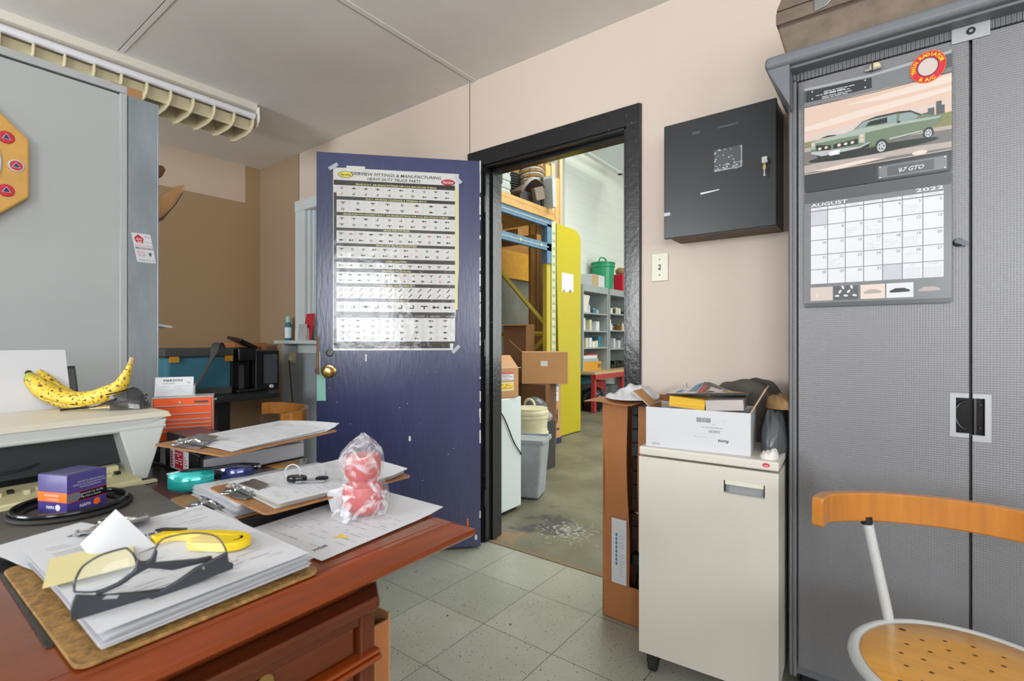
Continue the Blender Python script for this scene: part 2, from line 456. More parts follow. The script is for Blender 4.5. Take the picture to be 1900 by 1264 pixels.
    def sheet(self, fn, nu, nv, th, mt, smooth=True, X=None):
        """fn(u,v) in 0..1 -> point; th thickness below"""
        vs = []; fs = []
        for j in range(nv + 1):
            for i in range(nu + 1):
                vs.append(Vector(fn(i / nu, j / nv)))
        def nrm(i, j):
            a = vs[j * (nu + 1) + min(i + 1, nu)] - vs[j * (nu + 1) + max(i - 1, 0)]
            b = vs[min(j + 1, nv) * (nu + 1) + i] - vs[max(j - 1, 0) * (nu + 1) + i]
            c = a.cross(b); return c.normalized() if c.length > 1e-12 else Vector((0, 0, 1))
        lo = [vs[j * (nu + 1) + i] - nrm(i, j) * th for j in range(nv + 1) for i in range(nu + 1)]
        K = len(vs); W = nu + 1
        for j in range(nv):
            for i in range(nu):
                a = j * W + i; fs.append((a, a + 1, a + W + 1, a + W)); fs.append((K + a + W, K + a + W + 1, K + a + 1, K + a))
        for i in range(nu):
            fs.append((i + 1, i, K + i, K + i + 1)); a = nv * W + i; fs.append((a, a + 1, K + a + 1, K + a))
        for j in range(nv):
            a = j * W; fs.append((a, a + W, K + a + W, K + a)); a += nu; fs.append((a + W, a, K + a, K + a + W))
        return self.add(vs + lo, fs, mt, smooth, X)
    # ---- flat printing on the frame plane
    def poly(self, pts, mt, layer=1):
        n = len(pts); a = sum(pts[i][0] * pts[(i + 1) % n][1] - pts[(i + 1) % n][0] * pts[i][1] for i in range(n))
        if a < 0: pts = pts[::-1]
        return self.add([self.frame(u, v, layer * self.step) for u, v in pts], [tuple(range(n))], mt)
    def rect(self, u0, v0, u1, v1, mt, layer=1): return self.poly([(u0, v0), (u1, v0), (u1, v1), (u0, v1)], mt, layer)
    def ell(self, u, v, a, b, mt, layer=1, n=20, rot=0):
        return self.poly([(u + a * math.cos(t) * math.cos(rot) - b * math.sin(t) * math.sin(rot), v + a * math.cos(t) * math.sin(rot) + b * math.sin(t) * math.cos(rot)) for t in [2 * PI * k / n for k in range(n)]], mt, layer)
    def text(self, s, u, v, size, mt, layer=2, align='l', bold=0.0, shear=0.0, rot=0, width=None, extra=1.0):
        vs, fs, w_, x0 = text_mesh(s, bold, shear, extra)
        if not vs: return self
        kx = size
        if width: kx = width / w_
        off = {'l': -x0 * kx, 'c': -(x0 + w_ / 2) * kx, 'r': -(x0 + w_) * kx}[align]
        c, s_ = math.cos(rot), math.sin(rot); out = []
        for p in vs:
            x = p[0] * kx + off; y = p[1] * size
            out.append(self.frame(u + x * c - y * s_, v + x * s_ + y * c, layer * self.step))
        return self.add(out, fs, mt)
    def words(self, u0, v0, u1, v1, lh, mt, layer=1, fill=0.8, h=0.4, wl=(1.0, 4.0)):
        """rows of small word-like marks"""
        v = v1 - lh
        while v >= v0:
            u = u0; end = u0 + (u1 - u0) * random.uniform(0.5, 1.0)
            while u < end:
                L_ = lh * random.uniform(*wl)
                if random.random() < fill: self.rect(u, v, min(u + L_, u1), v + lh * h, mt, layer)
                u += L_ + lh * 0.5
            v -= lh
        return self
    def obj(self, name, parent=None, bev=0, seg=2, sharp=35, loc=None, rz=None, sub=0):
        me = bpy.data.meshes.new(name)
        me.from_pydata(self.v, [], self.f)
        for mm in self.mats: me.materials.append(mm)
        me.polygons.foreach_set('material_index', self.mi)
        me.polygons.foreach_set('use_smooth', self.sm)
        me.update()
        bm = bmesh.new(); bm.from_mesh(me); bmesh.ops.remove_doubles(bm, verts=bm.verts, dist=1e-6)
        bm.to_mesh(me); bm.free()
        if any(self.sm):
            try: me.set_sharp_from_angle(angle=math.radians(sharp))
            except Exception: pass
        o = bpy.data.objects.new(name, me); COL.objects.link(o)
        if parent is not None: o.parent = parent
        if loc is not None: o.location = loc
        if rz is not None: o.rotation_euler = (0, 0, rz)
        if bev:
            md = o.modifiers.new('bevel', 'BEVEL'); md.width = bev; md.segments = seg
            md.limit_method = 'ANGLE'; md.angle_limit = math.radians(40)
        if sub:
            md = o.modifiers.new('sub', 'SUBSURF'); md.levels = sub; md.render_levels = sub
        return o

def thing(name, label, cat, loc=(0, 0, 0), rz=0, group=None):
    o = bpy.data.objects.new(name, None); COL.objects.link(o)
    o.empty_display_size = 0.05
    o.location = loc; o.rotation_euler = (0, 0, rz)
    o['label'] = label; o['category'] = cat
    if group: o['group'] = group
    return o
def tag(o, label, cat, group=None):
    o['label'] = label; o['category'] = cat
    if group: o['group'] = group
    return o
def lab(o, label): o['label'] = label; return o
def struct(o): o['kind'] = 'structure'; return o
def dup(root, loc, rz=None, label=None, group=None):
    r = root.copy(); COL.objects.link(r); r.location = loc
    if rz is not None: r.rotation_euler = (0, 0, rz)
    if label: r['label'] = label
    if group: r['group'] = group
    for ch in list(root.children):
        c = ch.copy(); COL.objects.link(c); c.parent = r
        for g in list(ch.children):
            d_ = g.copy(); COL.objects.link(d_); d_.parent = c
    return r
HF = lambda u, v, o: (u, v, o)          # horizontal frame for things lying flat
def HFz(z): return lambda u, v, o: (u, v, z + o)
def arc(cx, cy, r, a0, a1, n):
    return [(cx + r * math.cos(a0 + (a1 - a0) * i / n), cy + r * math.sin(a0 + (a1 - a0) * i / n)) for i in range(n + 1)]
def spline(pts, n=6):
    """Catmull-Rom through points"""
    P = [Vector(p) for p in pts]; P = [2 * P[0] - P[1]] + P + [2 * P[-1] - P[-2]]; out = []
    for i in range(1, len(P) - 2):
        for k in range(n):
            t = k / n
            out.append(0.5 * ((2 * P[i]) + (-P[i - 1] + P[i + 1]) * t + (2 * P[i - 1] - 5 * P[i] + 4 * P[i + 1] - P[i + 2]) * t * t + (-P[i - 1] + 3 * P[i] - 3 * P[i + 1] + P[i + 2]) * t ** 3))
    out.append(P[-2]); return out
# ================================================================== THE SETTING
CZ = 2.52; WY = 2.09; WT = 0.12; LX = -4.23; RX = 2.35; BY = -2.35
g = G(); g.bb(LX - 0.1, RX + 0.1, BY - 0.1, 2.125, -0.1, 0, 'tile'); struct(g.obj('floor'))
g = G(); g.bb(-4.6, 3.2, 2.125, 11.2, -0.1, -0.002, 'shop_floor')
struct(g.obj('floor_workshop'))
g = G(); g.bb(LX - 0.1, RX + 0.1, BY - 0.1, WY + WT, CZ, CZ + 0.1, 'ceiling_paint'); struct(g.obj('ceiling'))
# seams between the ceiling panels
g = G()
g.bb(-1.864, -1.858, BY, WY, CZ - 0.002, CZ + 0.001, 'seam')
g.bb(-1.858, -1.83, BY, WY, CZ - 0.004, CZ + 0.001, 'ceiling_paint')
g.bb(-3.05, -1.864, 0.805, 0.809, CZ - 0.002, CZ + 0.001, 'seam')
g.bb(-3.05, -1.864, 0.809, 0.83, CZ - 0.003, CZ + 0.001, 'ceiling_paint')
struct(g.obj('trim_1'))
# door wall with doorway and the small window at its far left
DX0, DX1, DZ = -1.77, -0.945, 2.035
WX0, WX1, WZ0, WZ1 = -3.52, -2.75, 1.10, 2.07
g = G()
def wy(x0, x1, z0, z1): g.bb(x0, x1, WY, WY + WT, z0, z1, 'wall_paint')
wy(LX, WX0, 0, CZ); wy(WX1, DX0, 0, CZ); wy(WX0, WX1, 0, WZ0); wy(WX0, WX1, WZ1, CZ)
wy(DX0, DX1, DZ, CZ); wy(DX1, RX + 0.1, 0, CZ)
g.rect  # joints
struct(g.obj('wall_back'))
g = G()
g.bb(-1.882, -1.878, WY - 0.002, WY, 2.12, CZ, 'seam')
g.bb(-3.632, -3.628, WY - 0.002, WY, 2.14, CZ, 'seam')
struct(g.obj('trim_2'))
# grey painted lower part under the little window
g = G(); g.bb(-3.86, WX1 + 0.2, WY - 0.012, WY, 0, 1.07, 'wall_grey'); struct(g.obj('trim_3'))
g = G(); g.bb(LX, -3.635, WY - 0.003, WY, 0, CZ, 'corner_tan'); struct(g.obj('trim_5'))  # tan strip of the door wall beside the corner
# left wall
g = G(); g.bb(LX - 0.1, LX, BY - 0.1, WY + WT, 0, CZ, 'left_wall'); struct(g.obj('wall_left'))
# tan side of the corner bay
# wall behind the photographer and wall to the right, with daylight windows
g = G()
def wb(x0, x1, z0, z1): g.bb(x0, x1, BY - 0.1, BY, z0, z1, 'wall_paint')
wb(LX, -2.9, 0, CZ); wb(-1.7, 0.4, 0, CZ); wb(1.9, RX, 0, CZ)
for a, b in ((-2.9, -1.7), (0.4, 1.9)): wb(a, b, 0, 0.95); wb(a, b, 2.35, CZ)
struct(g.obj('wall_front'))
g = G()
g.bb(RX, RX + 0.1, BY - 0.1, -1.5, 0, CZ, 'wall_paint'); g.bb(RX, RX + 0.1, 0.4, WY, 0, CZ, 'wall_paint')
g.bb(RX, RX + 0.1, -1.5, 0.4, 0, 1.0, 'wall_paint'); g.bb(RX, RX + 0.1, -1.5, 0.4, 2.3, CZ, 'wall_paint')
struct(g.obj('wall_right'))
def far_window(n, a, b, z0, z1, side):
    o = bpy.data.objects.new('window_%d' % n, None); COL.objects.link(o); o['kind'] = 'structure'
    g = G()
    def q(u0, u1, v0, v1):
        if side == 'front': g.bb(u0, u1, BY - 0.06, BY + 0.012, v0, v1, 'window_paint')
        else: g.bb(RX - 0.012, RX + 0.06, u0, u1, v0, v1, 'window_paint')
    q(a - .05, a, z0 - .05, z1 + .05); q(b, b + .05, z0 - .05, z1 + .05); q(a, b, z0 - .05, z0); q(a, b, z1, z1 + .05)
    q((a + b) / 2 - .02, (a + b) / 2 + .02, z0, z1)
    g.obj('window_frame', o)
    return o
far_window(1, 0.4, 1.9, 0.95, 2.35, 'front'); far_window(2, -2.9, -1.7, 0.95, 2.35, 'front'); far_window(3, -1.5, 0.4, 1.0, 2.3, 'right')  # second window is unseen, added as the opening for the left-side light

# ---- little window beside the open door
o = bpy.data.objects.new('window_4', None); COL.objects.link(o); o['kind'] = 'structure'
g = G()
g.bb(-3.65, WX0, WY - 0.022, WY, 1.09, 2.15, 'window_paint'); g.bb(WX1, WX1 + 0.13, WY - 0.022, WY, 1.09, 2.15, 'window_paint')
g.bb(-3.65, WX1 + 0.13, WY - 0.026, WY, 2.07, 2.15, 'window_paint')
g.bb(WX0, WX0 + 0.035, WY, WY + 0.07, 1.10, 2.07, 'window_paint'); g.bb(WX0 + 0.035, WX0 + 0.06, WY + 0.02, WY + 0.07, 1.10, 2.07, 'window_paint')
g.bb(WX1 - 0.035, WX1, WY, WY + 0.07, 1.10, 2.07, 'window_paint'); g.bb(WX0, WX1, WY + 0.03, WY + 0.06, 1.58, 1.62, 'window_paint')
g.obj('window_frame', o, bev=0.003)
g = G(); g.bb(-3.80, WX1 + 0.25, WY - 0.11, WY + 0.02, 1.065, 1.09, 'window_paint'); g.obj('window_sill', o, bev=0.004)
g = G(); g.bb(-3.60, WX1 + 0.1, WY - 0.028, WY - 0.012, 0.995, 1.065, 'window_paint'); g.obj('window_apron', o, bev=0.003)
g = G(); g.bb(WX0, WX1, WY + 0.045, WY + 0.049, 1.10, 2.07, 'snowglass'); g.obj('window_glass', o)

# ---- black door frame
fr = bpy.data.objects.new('door_2', None); COL.objects.link(fr); fr['kind'] = 'structure'
g = G()
g.bb(-1.88, DX0 + 0.0, WY - 0.02, WY, 0, 2.12, 'black_paint'); g.bb(DX1, -0.88, WY - 0.02, WY, 0, 2.12, 'black_paint')
g.bb(-1.88, -0.88, WY - 0.021, WY, DZ, 2.12, 'black_paint')
g.obj('door_casing', fr, bev=0.003)
g = G()
g.bb(DX0 - 0.02, DX0 + 0.012, WY - 0.01, WY + WT + 0.01, 0, DZ, 'black_paint'); g.bb(DX1 - 0.012, DX1 + 0.02, WY - 0.01, WY + WT + 0.01, 0, DZ, 'black_paint')
g.bb(DX0, DX1, WY - 0.01, WY + WT + 0.01, DZ - 0.012, DZ + 0.02, 'black_paint')
g.bb(DX0 + 0.012, DX0 + 0.026, WY + 0.035, WY + 0.075, 0, DZ - 0.012, 'black_paint'); g.bb(DX1 - 0.026, DX1 - 0.012, WY + 0.035, WY + 0.075, 0, DZ - 0.012, 'black_paint')
g.bb(DX0, DX1, WY + 0.035, WY + 0.075, DZ - 0.028, DZ - 0.012, 'black_paint')
g.obj('door_jamb', fr, bev=0.002)
g = G()
for z in (0.25, 1.05, 1.82): g.cyl((DX0 + 0.022, WY - 0.03, z - 0.045), (DX0 + 0.022, WY - 0.03, z + 0.045), 0.007, 'black_paint')
g.obj('door_hinge', fr)

# ---- the open blue door
DRZ = math.atan2(0.598, 0.561)
DL = (-2.29, 1.409, 0)
dr = bpy.data.objects.new('door_1', None); COL.objects.link(dr); dr['kind'] = 'structure'
dr.location = DL; dr.rotation_euler = (0, 0, DRZ)
g = G(); g.bb(0, 0.82, 0, 0.042, 0.012, 2.03, 'blue_paint')
g.step = 0.0006
random.seed(3)
g.rect(0.45, 0.575, 0.46, 0.60, 'white'); g.rect(0.235, 0.985, 0.242, 1.02, 'white')
for i in range(16):
    u = random.uniform(0.05, 0.8); v = random.uniform(0.1, 1.0); r = random.uniform(0.0008, 0.0018); g.ell(u, v, r, r * 1.2, 'white', n=6)
for i in range(26):
    z = random.uniform(0.1, 2.0); g.rect(0.812 + random.uniform(0, .004), z, 0.82, z + random.uniform(0.01, 0.07), 'white')
g.ell(0.795, 0.06, 0.007, 0.015, 'rag'); g.rect(0.748, 0.12, 0.756, 0.16, 'orange')
g.obj('door_panel', dr, bev=0.002)
g = G(); g.step = 0.0007
g.poly([(0.002, 0.79), (0.045, 0.79), (0.043, 0.90), (0.02, 0.93), (0.018, 1.03), (0.002, 1.06)], 'mint')
g.poly([(0.002, 0.92), (0.016, 0.92), (0.012, 1.10), (0.002, 1.13)], 'bare_wood', 2)
g.bb(-0.0008, 0.0, 0.002, 0.04, 0.79, 1.05, 'bare_wood')
g.obj('worn_paint_patch', dr)
g = G()
XK = T(0.061, 0, 0.937, PI / 2)
g.lathe([(0.033, 0), (0.033, 0.004), (0.030, 0.008), (0.014, 0.010), (0.013, 0.030), (0.022, 0.036), (0.028, 0.046), (0.027, 0.058), (0.018, 0.063), (0.017, 0.061), (0.006, 0.062), (0, 0.062)], 'brass', 28, XK)
lab(g.obj('door_knob', dr), 'round brass door knob')
g = G()
g.bb(0.042, 0.086, -0.002, 0, 1.006, 1.050, 'cabinet_side', T(0.064, 0, 1.028) @ rotm(0, PI / 4, 0) @ T(-0.064, 0, -1.028))
g.lathe([(0.018, 0), (0.018, 0.005), (0.013, 0.006), (0.013, 0.003), (0, 0.003)], 'dark_steel', 20, T(0.064, -0.002, 1.028, PI / 2))
g.obj('deadbolt', dr)
g = G(); g.bb(-0.012, 0.0, 0.014, 0.03, 0.925, 0.95, 'dark_steel'); g.bb(-0.0012, 0, 0.008, 0.036, 0.89, 0.985, 'steel'); g.obj('latch', dr)

# ---- workshop shell
g = G(); g.bb(-4.3, -4.2, 2.21, 11.2, 0, 5.0, 'block'); struct(g.obj('wall_workshop_left'))
g = G(); g.bb(-4.3, 3.2, 11.0, 11.1, 0, 5.0, 'shop_wall'); struct(g.obj('wall_workshop_far'))
g = G(); g.bb(3.0, 3.1, 2.21, 11.2, 0, 5.0, 'shop_wall'); struct(g.obj('wall_workshop_right'))
g = G(); g.bb(-4.3, 3.1, 2.1, 11.2, 5.0, 5.1, 'shop_roof'); struct(g.obj('ceiling_workshop'))
g = G(); g.bb(-4.3, 3.1, WY + 0.02, WY + WT, CZ + 0.1, 5.0, 'shop_wall'); struct(g.obj('wall_workshop_near'))
# worn edge of the tiles at the doorway
g = G(); g.bb(DX0 + .01, DX1 - .01, 2.10, 2.135, 0, 0.003, 'carpet_edge'); struct(g.obj('trim_4'))
# ================================================================== TALL GREY CABINET, CALENDAR, CASE
t = thing('storage_cabinet', 'tall grey metal two-door storage cabinet with embossed doors and flared top', 'cabinet', (-0.262, 1.755, 0))
g = G(); g.bb(0, 0.84, 0.02, 0.33, 0.06, 1.905, 'cabinet_side'); g.bb(0.03, 0.81, 0.04, 0.31, 0, 0.06, 'dark_steel')
g.bb(0.0, 0.022, 0.0, 0.03, 0.06, 1.89, 'locker_rib'); g.bb(0.818, 0.84, 0.0, 0.03, 0.06, 1.89, 'cabinet_side')
g.obj('body', t, bev=0.003)
g = G(); g.bb(0.0, 0.84, 0.0, 0.02, 1.882, 1.905, 'locker_rib'); g.bb(0.38, 0.455, -0.004, 0.0, 1.866, 1.905, 'silver')
g.obj('vent_strip', t, bev=0.0015)
g = G(); g.lathe([(0.009, 0), (0.009, 0.003), (0.006, 0.003), (0, 0.0032)], 'black', 18, T(0.418, -0.004, 1.888, PI / 2)); g.lathe([(0.004, .0034), (0, .0036)], 'steel', 12, T(0.418, -0.004, 1.888, PI / 2)); g.obj('lock', t)
g = G()
g.prism([(-0.055, -0.07), (0.90, -0.07), (0.90, 0.32), (-0.055, 0.32)], 1.912, 1.95, 'cabinet_side')
g.obj('top', t, bev=0.014, seg=4)
g = G()
g.prism([(-0.05, 1.915), (0.012, 1.79), (0.012, 1.915)], -0.32, 0.06, 'cabinet_side', X=rotm(PI / 2, 0, 0))
g.prism([(0.89, 1.915), (0.828, 1.79), (0.828, 1.915)], -0.32, 0.06, 'cabinet_side', X=rotm(PI / 2, 0, 0))
g.bb(-0.03, 0.87, -0.045, 0.31, 1.905, 1.914, 'cabinet_side')
g.obj('top_bracket', t, bev=0.003)
for (a, b) in ((0.028, 0.4145), (0.4215, 0.812)):
    g = G()
    hx0, hx1 = (0.378, 0.4145) if a < 0.1 else (0.4215, 0.456)
    g.bb(a, b, 0.0, 0.018, 0.095, 0.838, 'locker_door'); g.bb(a, b, 0.0, 0.018, 0.952, 1.876, 'locker_door')
    if a < 0.1: g.bb(a, hx0, 0.0, 0.018, 0.838, 0.952, 'locker_door')
    else: g.bb(hx1, b, 0.0, 0.018, 0.838, 0.952, 'locker_door')
    d_ = g.obj('door', t)
    g = G()
    z0, z1 = 0.838, 0.952
    if a < 0.1:
        g.bb(hx0 - .001, hx0 + .011, -0.002, 0.0, z0, z1, 'silver'); g.bb(hx0 + .011, hx1, -0.002, 0, z0, z0 + .011, 'silver'); g.bb(hx0 + .011, hx1, -0.002, 0, z1 - .011, z1, 'silver')
        g.bb(hx0 + .011, hx1 + .003, 0.017, 0.018, z0 + .01, z1 - .01, 'black_gloss'); g.bb(hx0 + .009, hx0 + .011, -0.001, 0.018, z0 + .01, z1 - .01, 'black_gloss')
        g.tube([(0.41 - 0.022 * math.sin(PI * k / 14), 0.003, 0.895 + 0.036 * math.cos(PI * k / 14)) for k in range(15)], 0.0022, 'dark_steel', 8)
    else:
        g.bb(hx1 - .011, hx1 + .001, -0.002, 0.0, z0 - .008, z1, 'silver'); g.bb(hx0, hx1 - .011, -0.002, 0, z0 - .008, z0 + .008, 'silver'); g.bb(hx0, hx1 - .011, -0.002, 0, z1 - .011, z1, 'silver')
        g.bb(hx0 - .003, hx1 - .011, 0.017, 0.018, z0 + .008, z1 - .01, 'black_gloss'); g.bb(hx0 + .003, hx0 + .007, -0.001, 0.016, z0 + .008, z1 - .011, 'dark_steel')
        for zz in (z0 + .025, z1 - .03): g.lathe([(0.003, 0), (0.002, 0.002), (0, 0.0022)], 'dark_steel', 10, T(0.438, 0.016, zz, PI / 2))
    g.obj('recessed_handle', d_)
g = G(); g.lathe([(0.011, 0), (0.011, 0.004), (0.007, 0.006), (0.007, 0.012), (0, 0.013)], 'dark_steel', 16, T(0.394, 0, 1.346, PI / 2))
g.bb(0.386, 0.412, -0.018, -0.013, 1.341, 1.353, 'dark_steel', T(0.394, 0, 1.346) @ rotm(0, 0.5, 0) @ T(-0.394, 0, -1.346))
g.obj('latch_knob', t)

# wall calendar held on the left cabinet door
t = thing('wall_calendar', 'August 2022 wall calendar with a green classic car photo hung on the grey cabinet door', 'calendar', (-0.217, 1.748, 1.19))
W = 0.335
def bow(u, v, o):
    y = -o
    if v < 0.345: y -= 0.003 + 0.004 * math.sin(PI * max(0, v) / 0.345)
    else: y -= 0.002 + 0.005 * math.sin(PI * (v - 0.345) / 0.32)
    sag = 0.0
    if v > 0.55:
        k = (v - 0.55) / 0.11; sag = k * 0.016 * (abs(u / W - 0.5) * 2) ** 1.3 * -1 if False else k * (-0.014 * (1 - (abs(u / W - 0.48) * 2) ** 1.2) * 0.6)
    return (u, y, v + sag)
g = G(frame=bow)
g.sheet(lambda a, b: bow(a * W, b * 0.342, 0), 8, 14, 0.0012, 'cal_silver')
g.step = 0.0003
def band(u0, v0, u1, v1, m, layer=1, n=8):
    for i in range(n):
        a = u0 + (u1 - u0) * i / n; b = u0 + (u1 - u0) * (i + 1) / n
        g.rect(a, v0, b, v1, m, layer)
def vb(u0, v0, u1, v1, m, layer, n=4):
    for i in range(n):
        a = v0 + (v1 - v0) * i / n; b = v0 + (v1 - v0) * (i + 1) / n
        g.rect(u0, a, u1, b, m, layer)
vb(0, 0, W, 0.012, 'cal_mid', 1, 1); vb(0.0, 0.31, W, 0.341, 'cal_mid', 1, 2)
cw = 0.304 / 7; days = ['SUNDAY', 'MONDAY', 'TUESDAY', 'WEDNESDAY', 'THURSDAY', 'FRIDAY', 'SATURDAY']
for c in range(7):
    u0 = 0.016 + c * cw + 0.001; u1 = u0 + cw - 0.002
    g.rect(u0, 0.2865, u1, 0.2945, 'paper', 2); g.text(days[c], (u0 + u1) / 2, 0.2885, 0.0052, 'ink_light', 3, 'c')
    for r in range(5):
        v1_ = 0.2835 - r * 0.0435; v0_ = v1_ - 0.0415; n = r * 7 + c
        if n == 0 or n == 32: vb(u0, v0_, u1, v1_, 'cal_silver' if n else 'cal_silver', 2, 2); g.rect(u0, v0_, u1, v1_, 'ink_faint', 3); continue
        g.rect(u0, v0_, u1, v1_, 'paper', 2)
        if n in (33, 34):
            g.text('JULY' if n == 33 else 'SEPTEMBER', (u0 + u1) / 2, v1_ - 0.006, 0.004, 'ink_light', 3, 'c')
            for a in range(7):
                for b in range(5): g.rect(u0 + .004 + a * .005, v0_ + .004 + b * .0055, u0 + .0065 + a * .005, v0_ + .0062 + b * .0055, 'ink_faint', 3)
            continue
        g.text(str(n), u1 - 0.003, v1_ - 0.011, 0.0105, 'ink', 3, 'r')
        if n in (5, 9, 10, 17, 18, 19, 22, 26):
            random.seed(n)
            g.words(u0 + .004, v0_ + .003, u1 - .006, v1_ - .012, 0.006, 'ink_faint', 3, h=0.2, wl=(0.5, 2))
g.text('AUGUST', 0.017, 0.298, 0.0135, 'white', 3, 'l', bold=0.012, width=0.091)
g.text('2022', 0.319, 0.3, 0.013, 'white', 3, 'r', bold=0.015, width=0.057)
for i, (a, b) in enumerate([(0.016, 0.072), (0.075, 0.134), (0.139, 0.195), (0.198, 0.257), (0.26, 0.32)]):
    g.rect(a, 0.018, b, 0.058, ['cal_sky3', 'cal_mid', 'cal_sky2', 'paper', 'cal_silver'][i], 2)
    if i == 1:
        for k in range(7): g.ell(a + .008 + .007 * k, 0.03 + 0.012 * (k % 3), .006, .003, 'paper', 3, 8, k)
    if i in (2, 3, 4): g.poly([(a + .006, .036), (a + .02, .044), (b - .02, .044), (b - .006, .037), (b - .01, .033), (a + .01, .032)], 'car_dark' if i == 3 else 'cal_road2', 3)
    if i == 0: g.text('?', a + .015, .026, .02, 'white', 3)
# upper page
g.sheet(lambda a, b: bow(a * W, 0.345 + b * 0.315, 0), 12, 12, 0.0012, 'cal_sky2')
nb = 12
for i in range(nb):
    a = W * i / nb; b = W * (i + 1) / nb
    g.rect(a, 0.615, b, 0.652, 'cal_silver' if 4 < i < 10 else 'cal_mid', 1); g.rect(a, 0.602, b, 0.615, 'cal_silver', 1); g.rect(a, 0.652, b, 0.66, 'silver', 2); g.rect(a, 0.6, b, 0.602, 'cal_dark', 2)
g.rect(0.004, 0.616, 0.165, 0.649, 'cal_dark', 2)
for a, b in ((.02, .623), (.02, .645), (.15, .623), (.15, .645)): g.ell(a, b, .002, .002, 'white', 3, 8)
random.seed(2)
g.words(.05, .632, .125, .642, .005, 'paper', 3, fill=1); g.words(.03, .625, .14, .634, .005, 'paper', 3, fill=1); g.words(.045, .617, .12, .627, .005, 'paper', 3, fill=1)
vb(0, 0.49, W, 0.60, 'cal_sky', 1, 5)
g.poly([(0, .54), (.12, .555), (.335, .565), (.335, .553), (.2, .54), (.05, .528), (0, .528)], 'cal_sky2', 2)
g.poly([(.1, .58), (.335, .595), (.335, .575), (.2, .571)], 'cal_sky2', 2)
g.poly([(0, .512), (.14, .52), (.335, .53), (.335, .52), (.1, .5), (0, .502)], 'cal_sky3', 2)
vb(0, 0.40, W, 0.495, 'cal_road', 2, 4)
g.poly([(0, .495), (W, .498), (W, .463), (.2, .466), (0, .48)], 'cal_grass', 3); g.poly([(0, .478), (W, .462), (W, .452), (0, .466)], 'cal_road2', 4)
g.poly([(0, .425), (.1, .432), (.335, .42), (.335, .405), (.15, .41), (0, .402)], 'cal_road2', 3)
for a, b, c_ in ((.287, .300, .518), (.304, .315, .532), (.312, .321, .52), (.275, .29, .508)): g.rect(a, .497, b, c_, 'cal_mid', 4)
g.poly([(.04, .497), (.05, .5), (.06, .502), (.075, .5), (.085, .497)], 'car_dark', 4)
car = [(0.017, 0.461), (0.019, 0.491), (0.028, 0.494), (0.103, 0.497), (0.123, 0.503), (0.143, 0.521), (0.176, 0.527), (0.223, 0.527), (0.251, 0.523), (0.265, 0.513), (0.280, 0.504), (0.315, 0.493), (0.318, 0.48), (0.298, 0.468), (0.281, 0.459), (0.208, 0.452), (0.173, 0.444), (0.137, 0.443), (0.089, 0.440), (0.047, 0.440)]
g.ell(.16, .435, .15, .012, 'car_dark', 4.4)
g.poly(car, 'car_green', 5)
g.poly([(.03, .494), (.103, .497), (.128, .503), (.222, .499), (.315, .492), (.31, .487), (.22, .49), (.15, .487), (.1, .485), (.032, .485)], 'car_light', 6)
g.poly([(.145, .521), (.176, .527), (.223, .527), (.251, .523), (.27, .508), (.274, .502), (.252, .519), (.222, .523), (.176, .522)], 'car_dark', 7)
g.poly([(0.128, 0.503), (0.146, 0.519), (0.176, 0.522), (0.221, 0.521), (0.22, 0.499), (0.176, 0.504)], 'car_glass', 6.5); g.poly([(.15, .505), (.16, .516), (.2, .518), (.2, .503)], 'car_dark', 6.8)
g.poly([(0.225, 0.499), (0.227, 0.519), (0.25, 0.518), (0.268, 0.503), (0.26, 0.497)], 'car_glass', 7)
g.ell(.225, .498, .004, .003, 'car_dark', 8, 8)
g.poly([(.017, .491), (.028, .493), (.15, .49), (.15, .484), (.028, .486)], 'car_light', 6)
g.poly([(0.030, 0.480), (0.068, 0.472), (0.068, 0.458), (0.032, 0.463)], 'car_dark', 7); g.poly([(0.074, 0.472), (0.133, 0.475), (0.133, 0.460), (0.074, 0.460)], 'car_dark', 7)
for a in (.04, .056, .088, .104, .120): g.ell(a, .467, .0045, .004, 'cal_sky2', 8, 10)
g.text('GTO', .048, .463, .006, 'car_dark', 9)
g.poly([(.135, .489), (.15, .485), (.15, .459), (.135, .461)], 'car_light', 7); g.ell(.142, .480, .005, .005, 'cal_sky', 8, 10); g.ell(.142, .469, .005, .005, 'cal_sky', 8, 10)
g.poly([(.017, .491), (.029, .489), (.029, .469), (.019, .468)], 'car_light', 7); g.ell(.023, .483, .004, .005, 'cal_sky', 8, 10)
g.poly([(0.016, 0.462), (0.137, 0.452), (0.16, 0.46), (0.16, .456), (0.138, 0.447), (0.045, 0.444), (0.02, 0.455)], 'silver', 7.5)
g.poly([(.03, .449), (.137, .447), (.16, .455), (.16, .446), (.11, .436), (.06, .428), (.045, .432)], 'car_dark', 6)
g.rect(.064, .441, .089, .453, 'white', 9)
for cx, cy, r in ((.187, .441, .0125), (.288, .453, .0095)):
    g.ell(cx, cy + .001, r * 1.15, r * 1.5, 'car_dark', 7, 20); g.ell(cx, cy - .001, r * .8, r * 1.15, 'silver', 8, 16)
    for k in range(5): g.ell(cx + r * .45 * math.cos(k * 1.257), cy + r * .65 * math.sin(k * 1.257), r * .14, r * .2, 'car_dark', 9, 6)
g.poly([(.205, .459), (.275, .463), (.275, .46), (.205, .455)], 'silver', 7)
g.poly([(.02, .405), (.14, .413), (.20, .408), (.08, .398)], 'cal_sky2', 4); g.ell(.27, .405, .016, .006, 'cal_sky2', 5)
vb(0, 0.345, W, 0.398, 'cal_dark', 5, 3); g.rect(.178, .35, .327, .388, 'cal_mid', 6); g.rect(.182, .353, .325, .385, 'cal_silver', 6.5); g.rect(.20, .356, .30, .382, 'cal_mid', 7)
for a, b in ((.184, .355), (.184, .383), (.322, .355), (.322, .383)): g.ell(a, b, .0018, .0018, 'white', 7.5, 8)
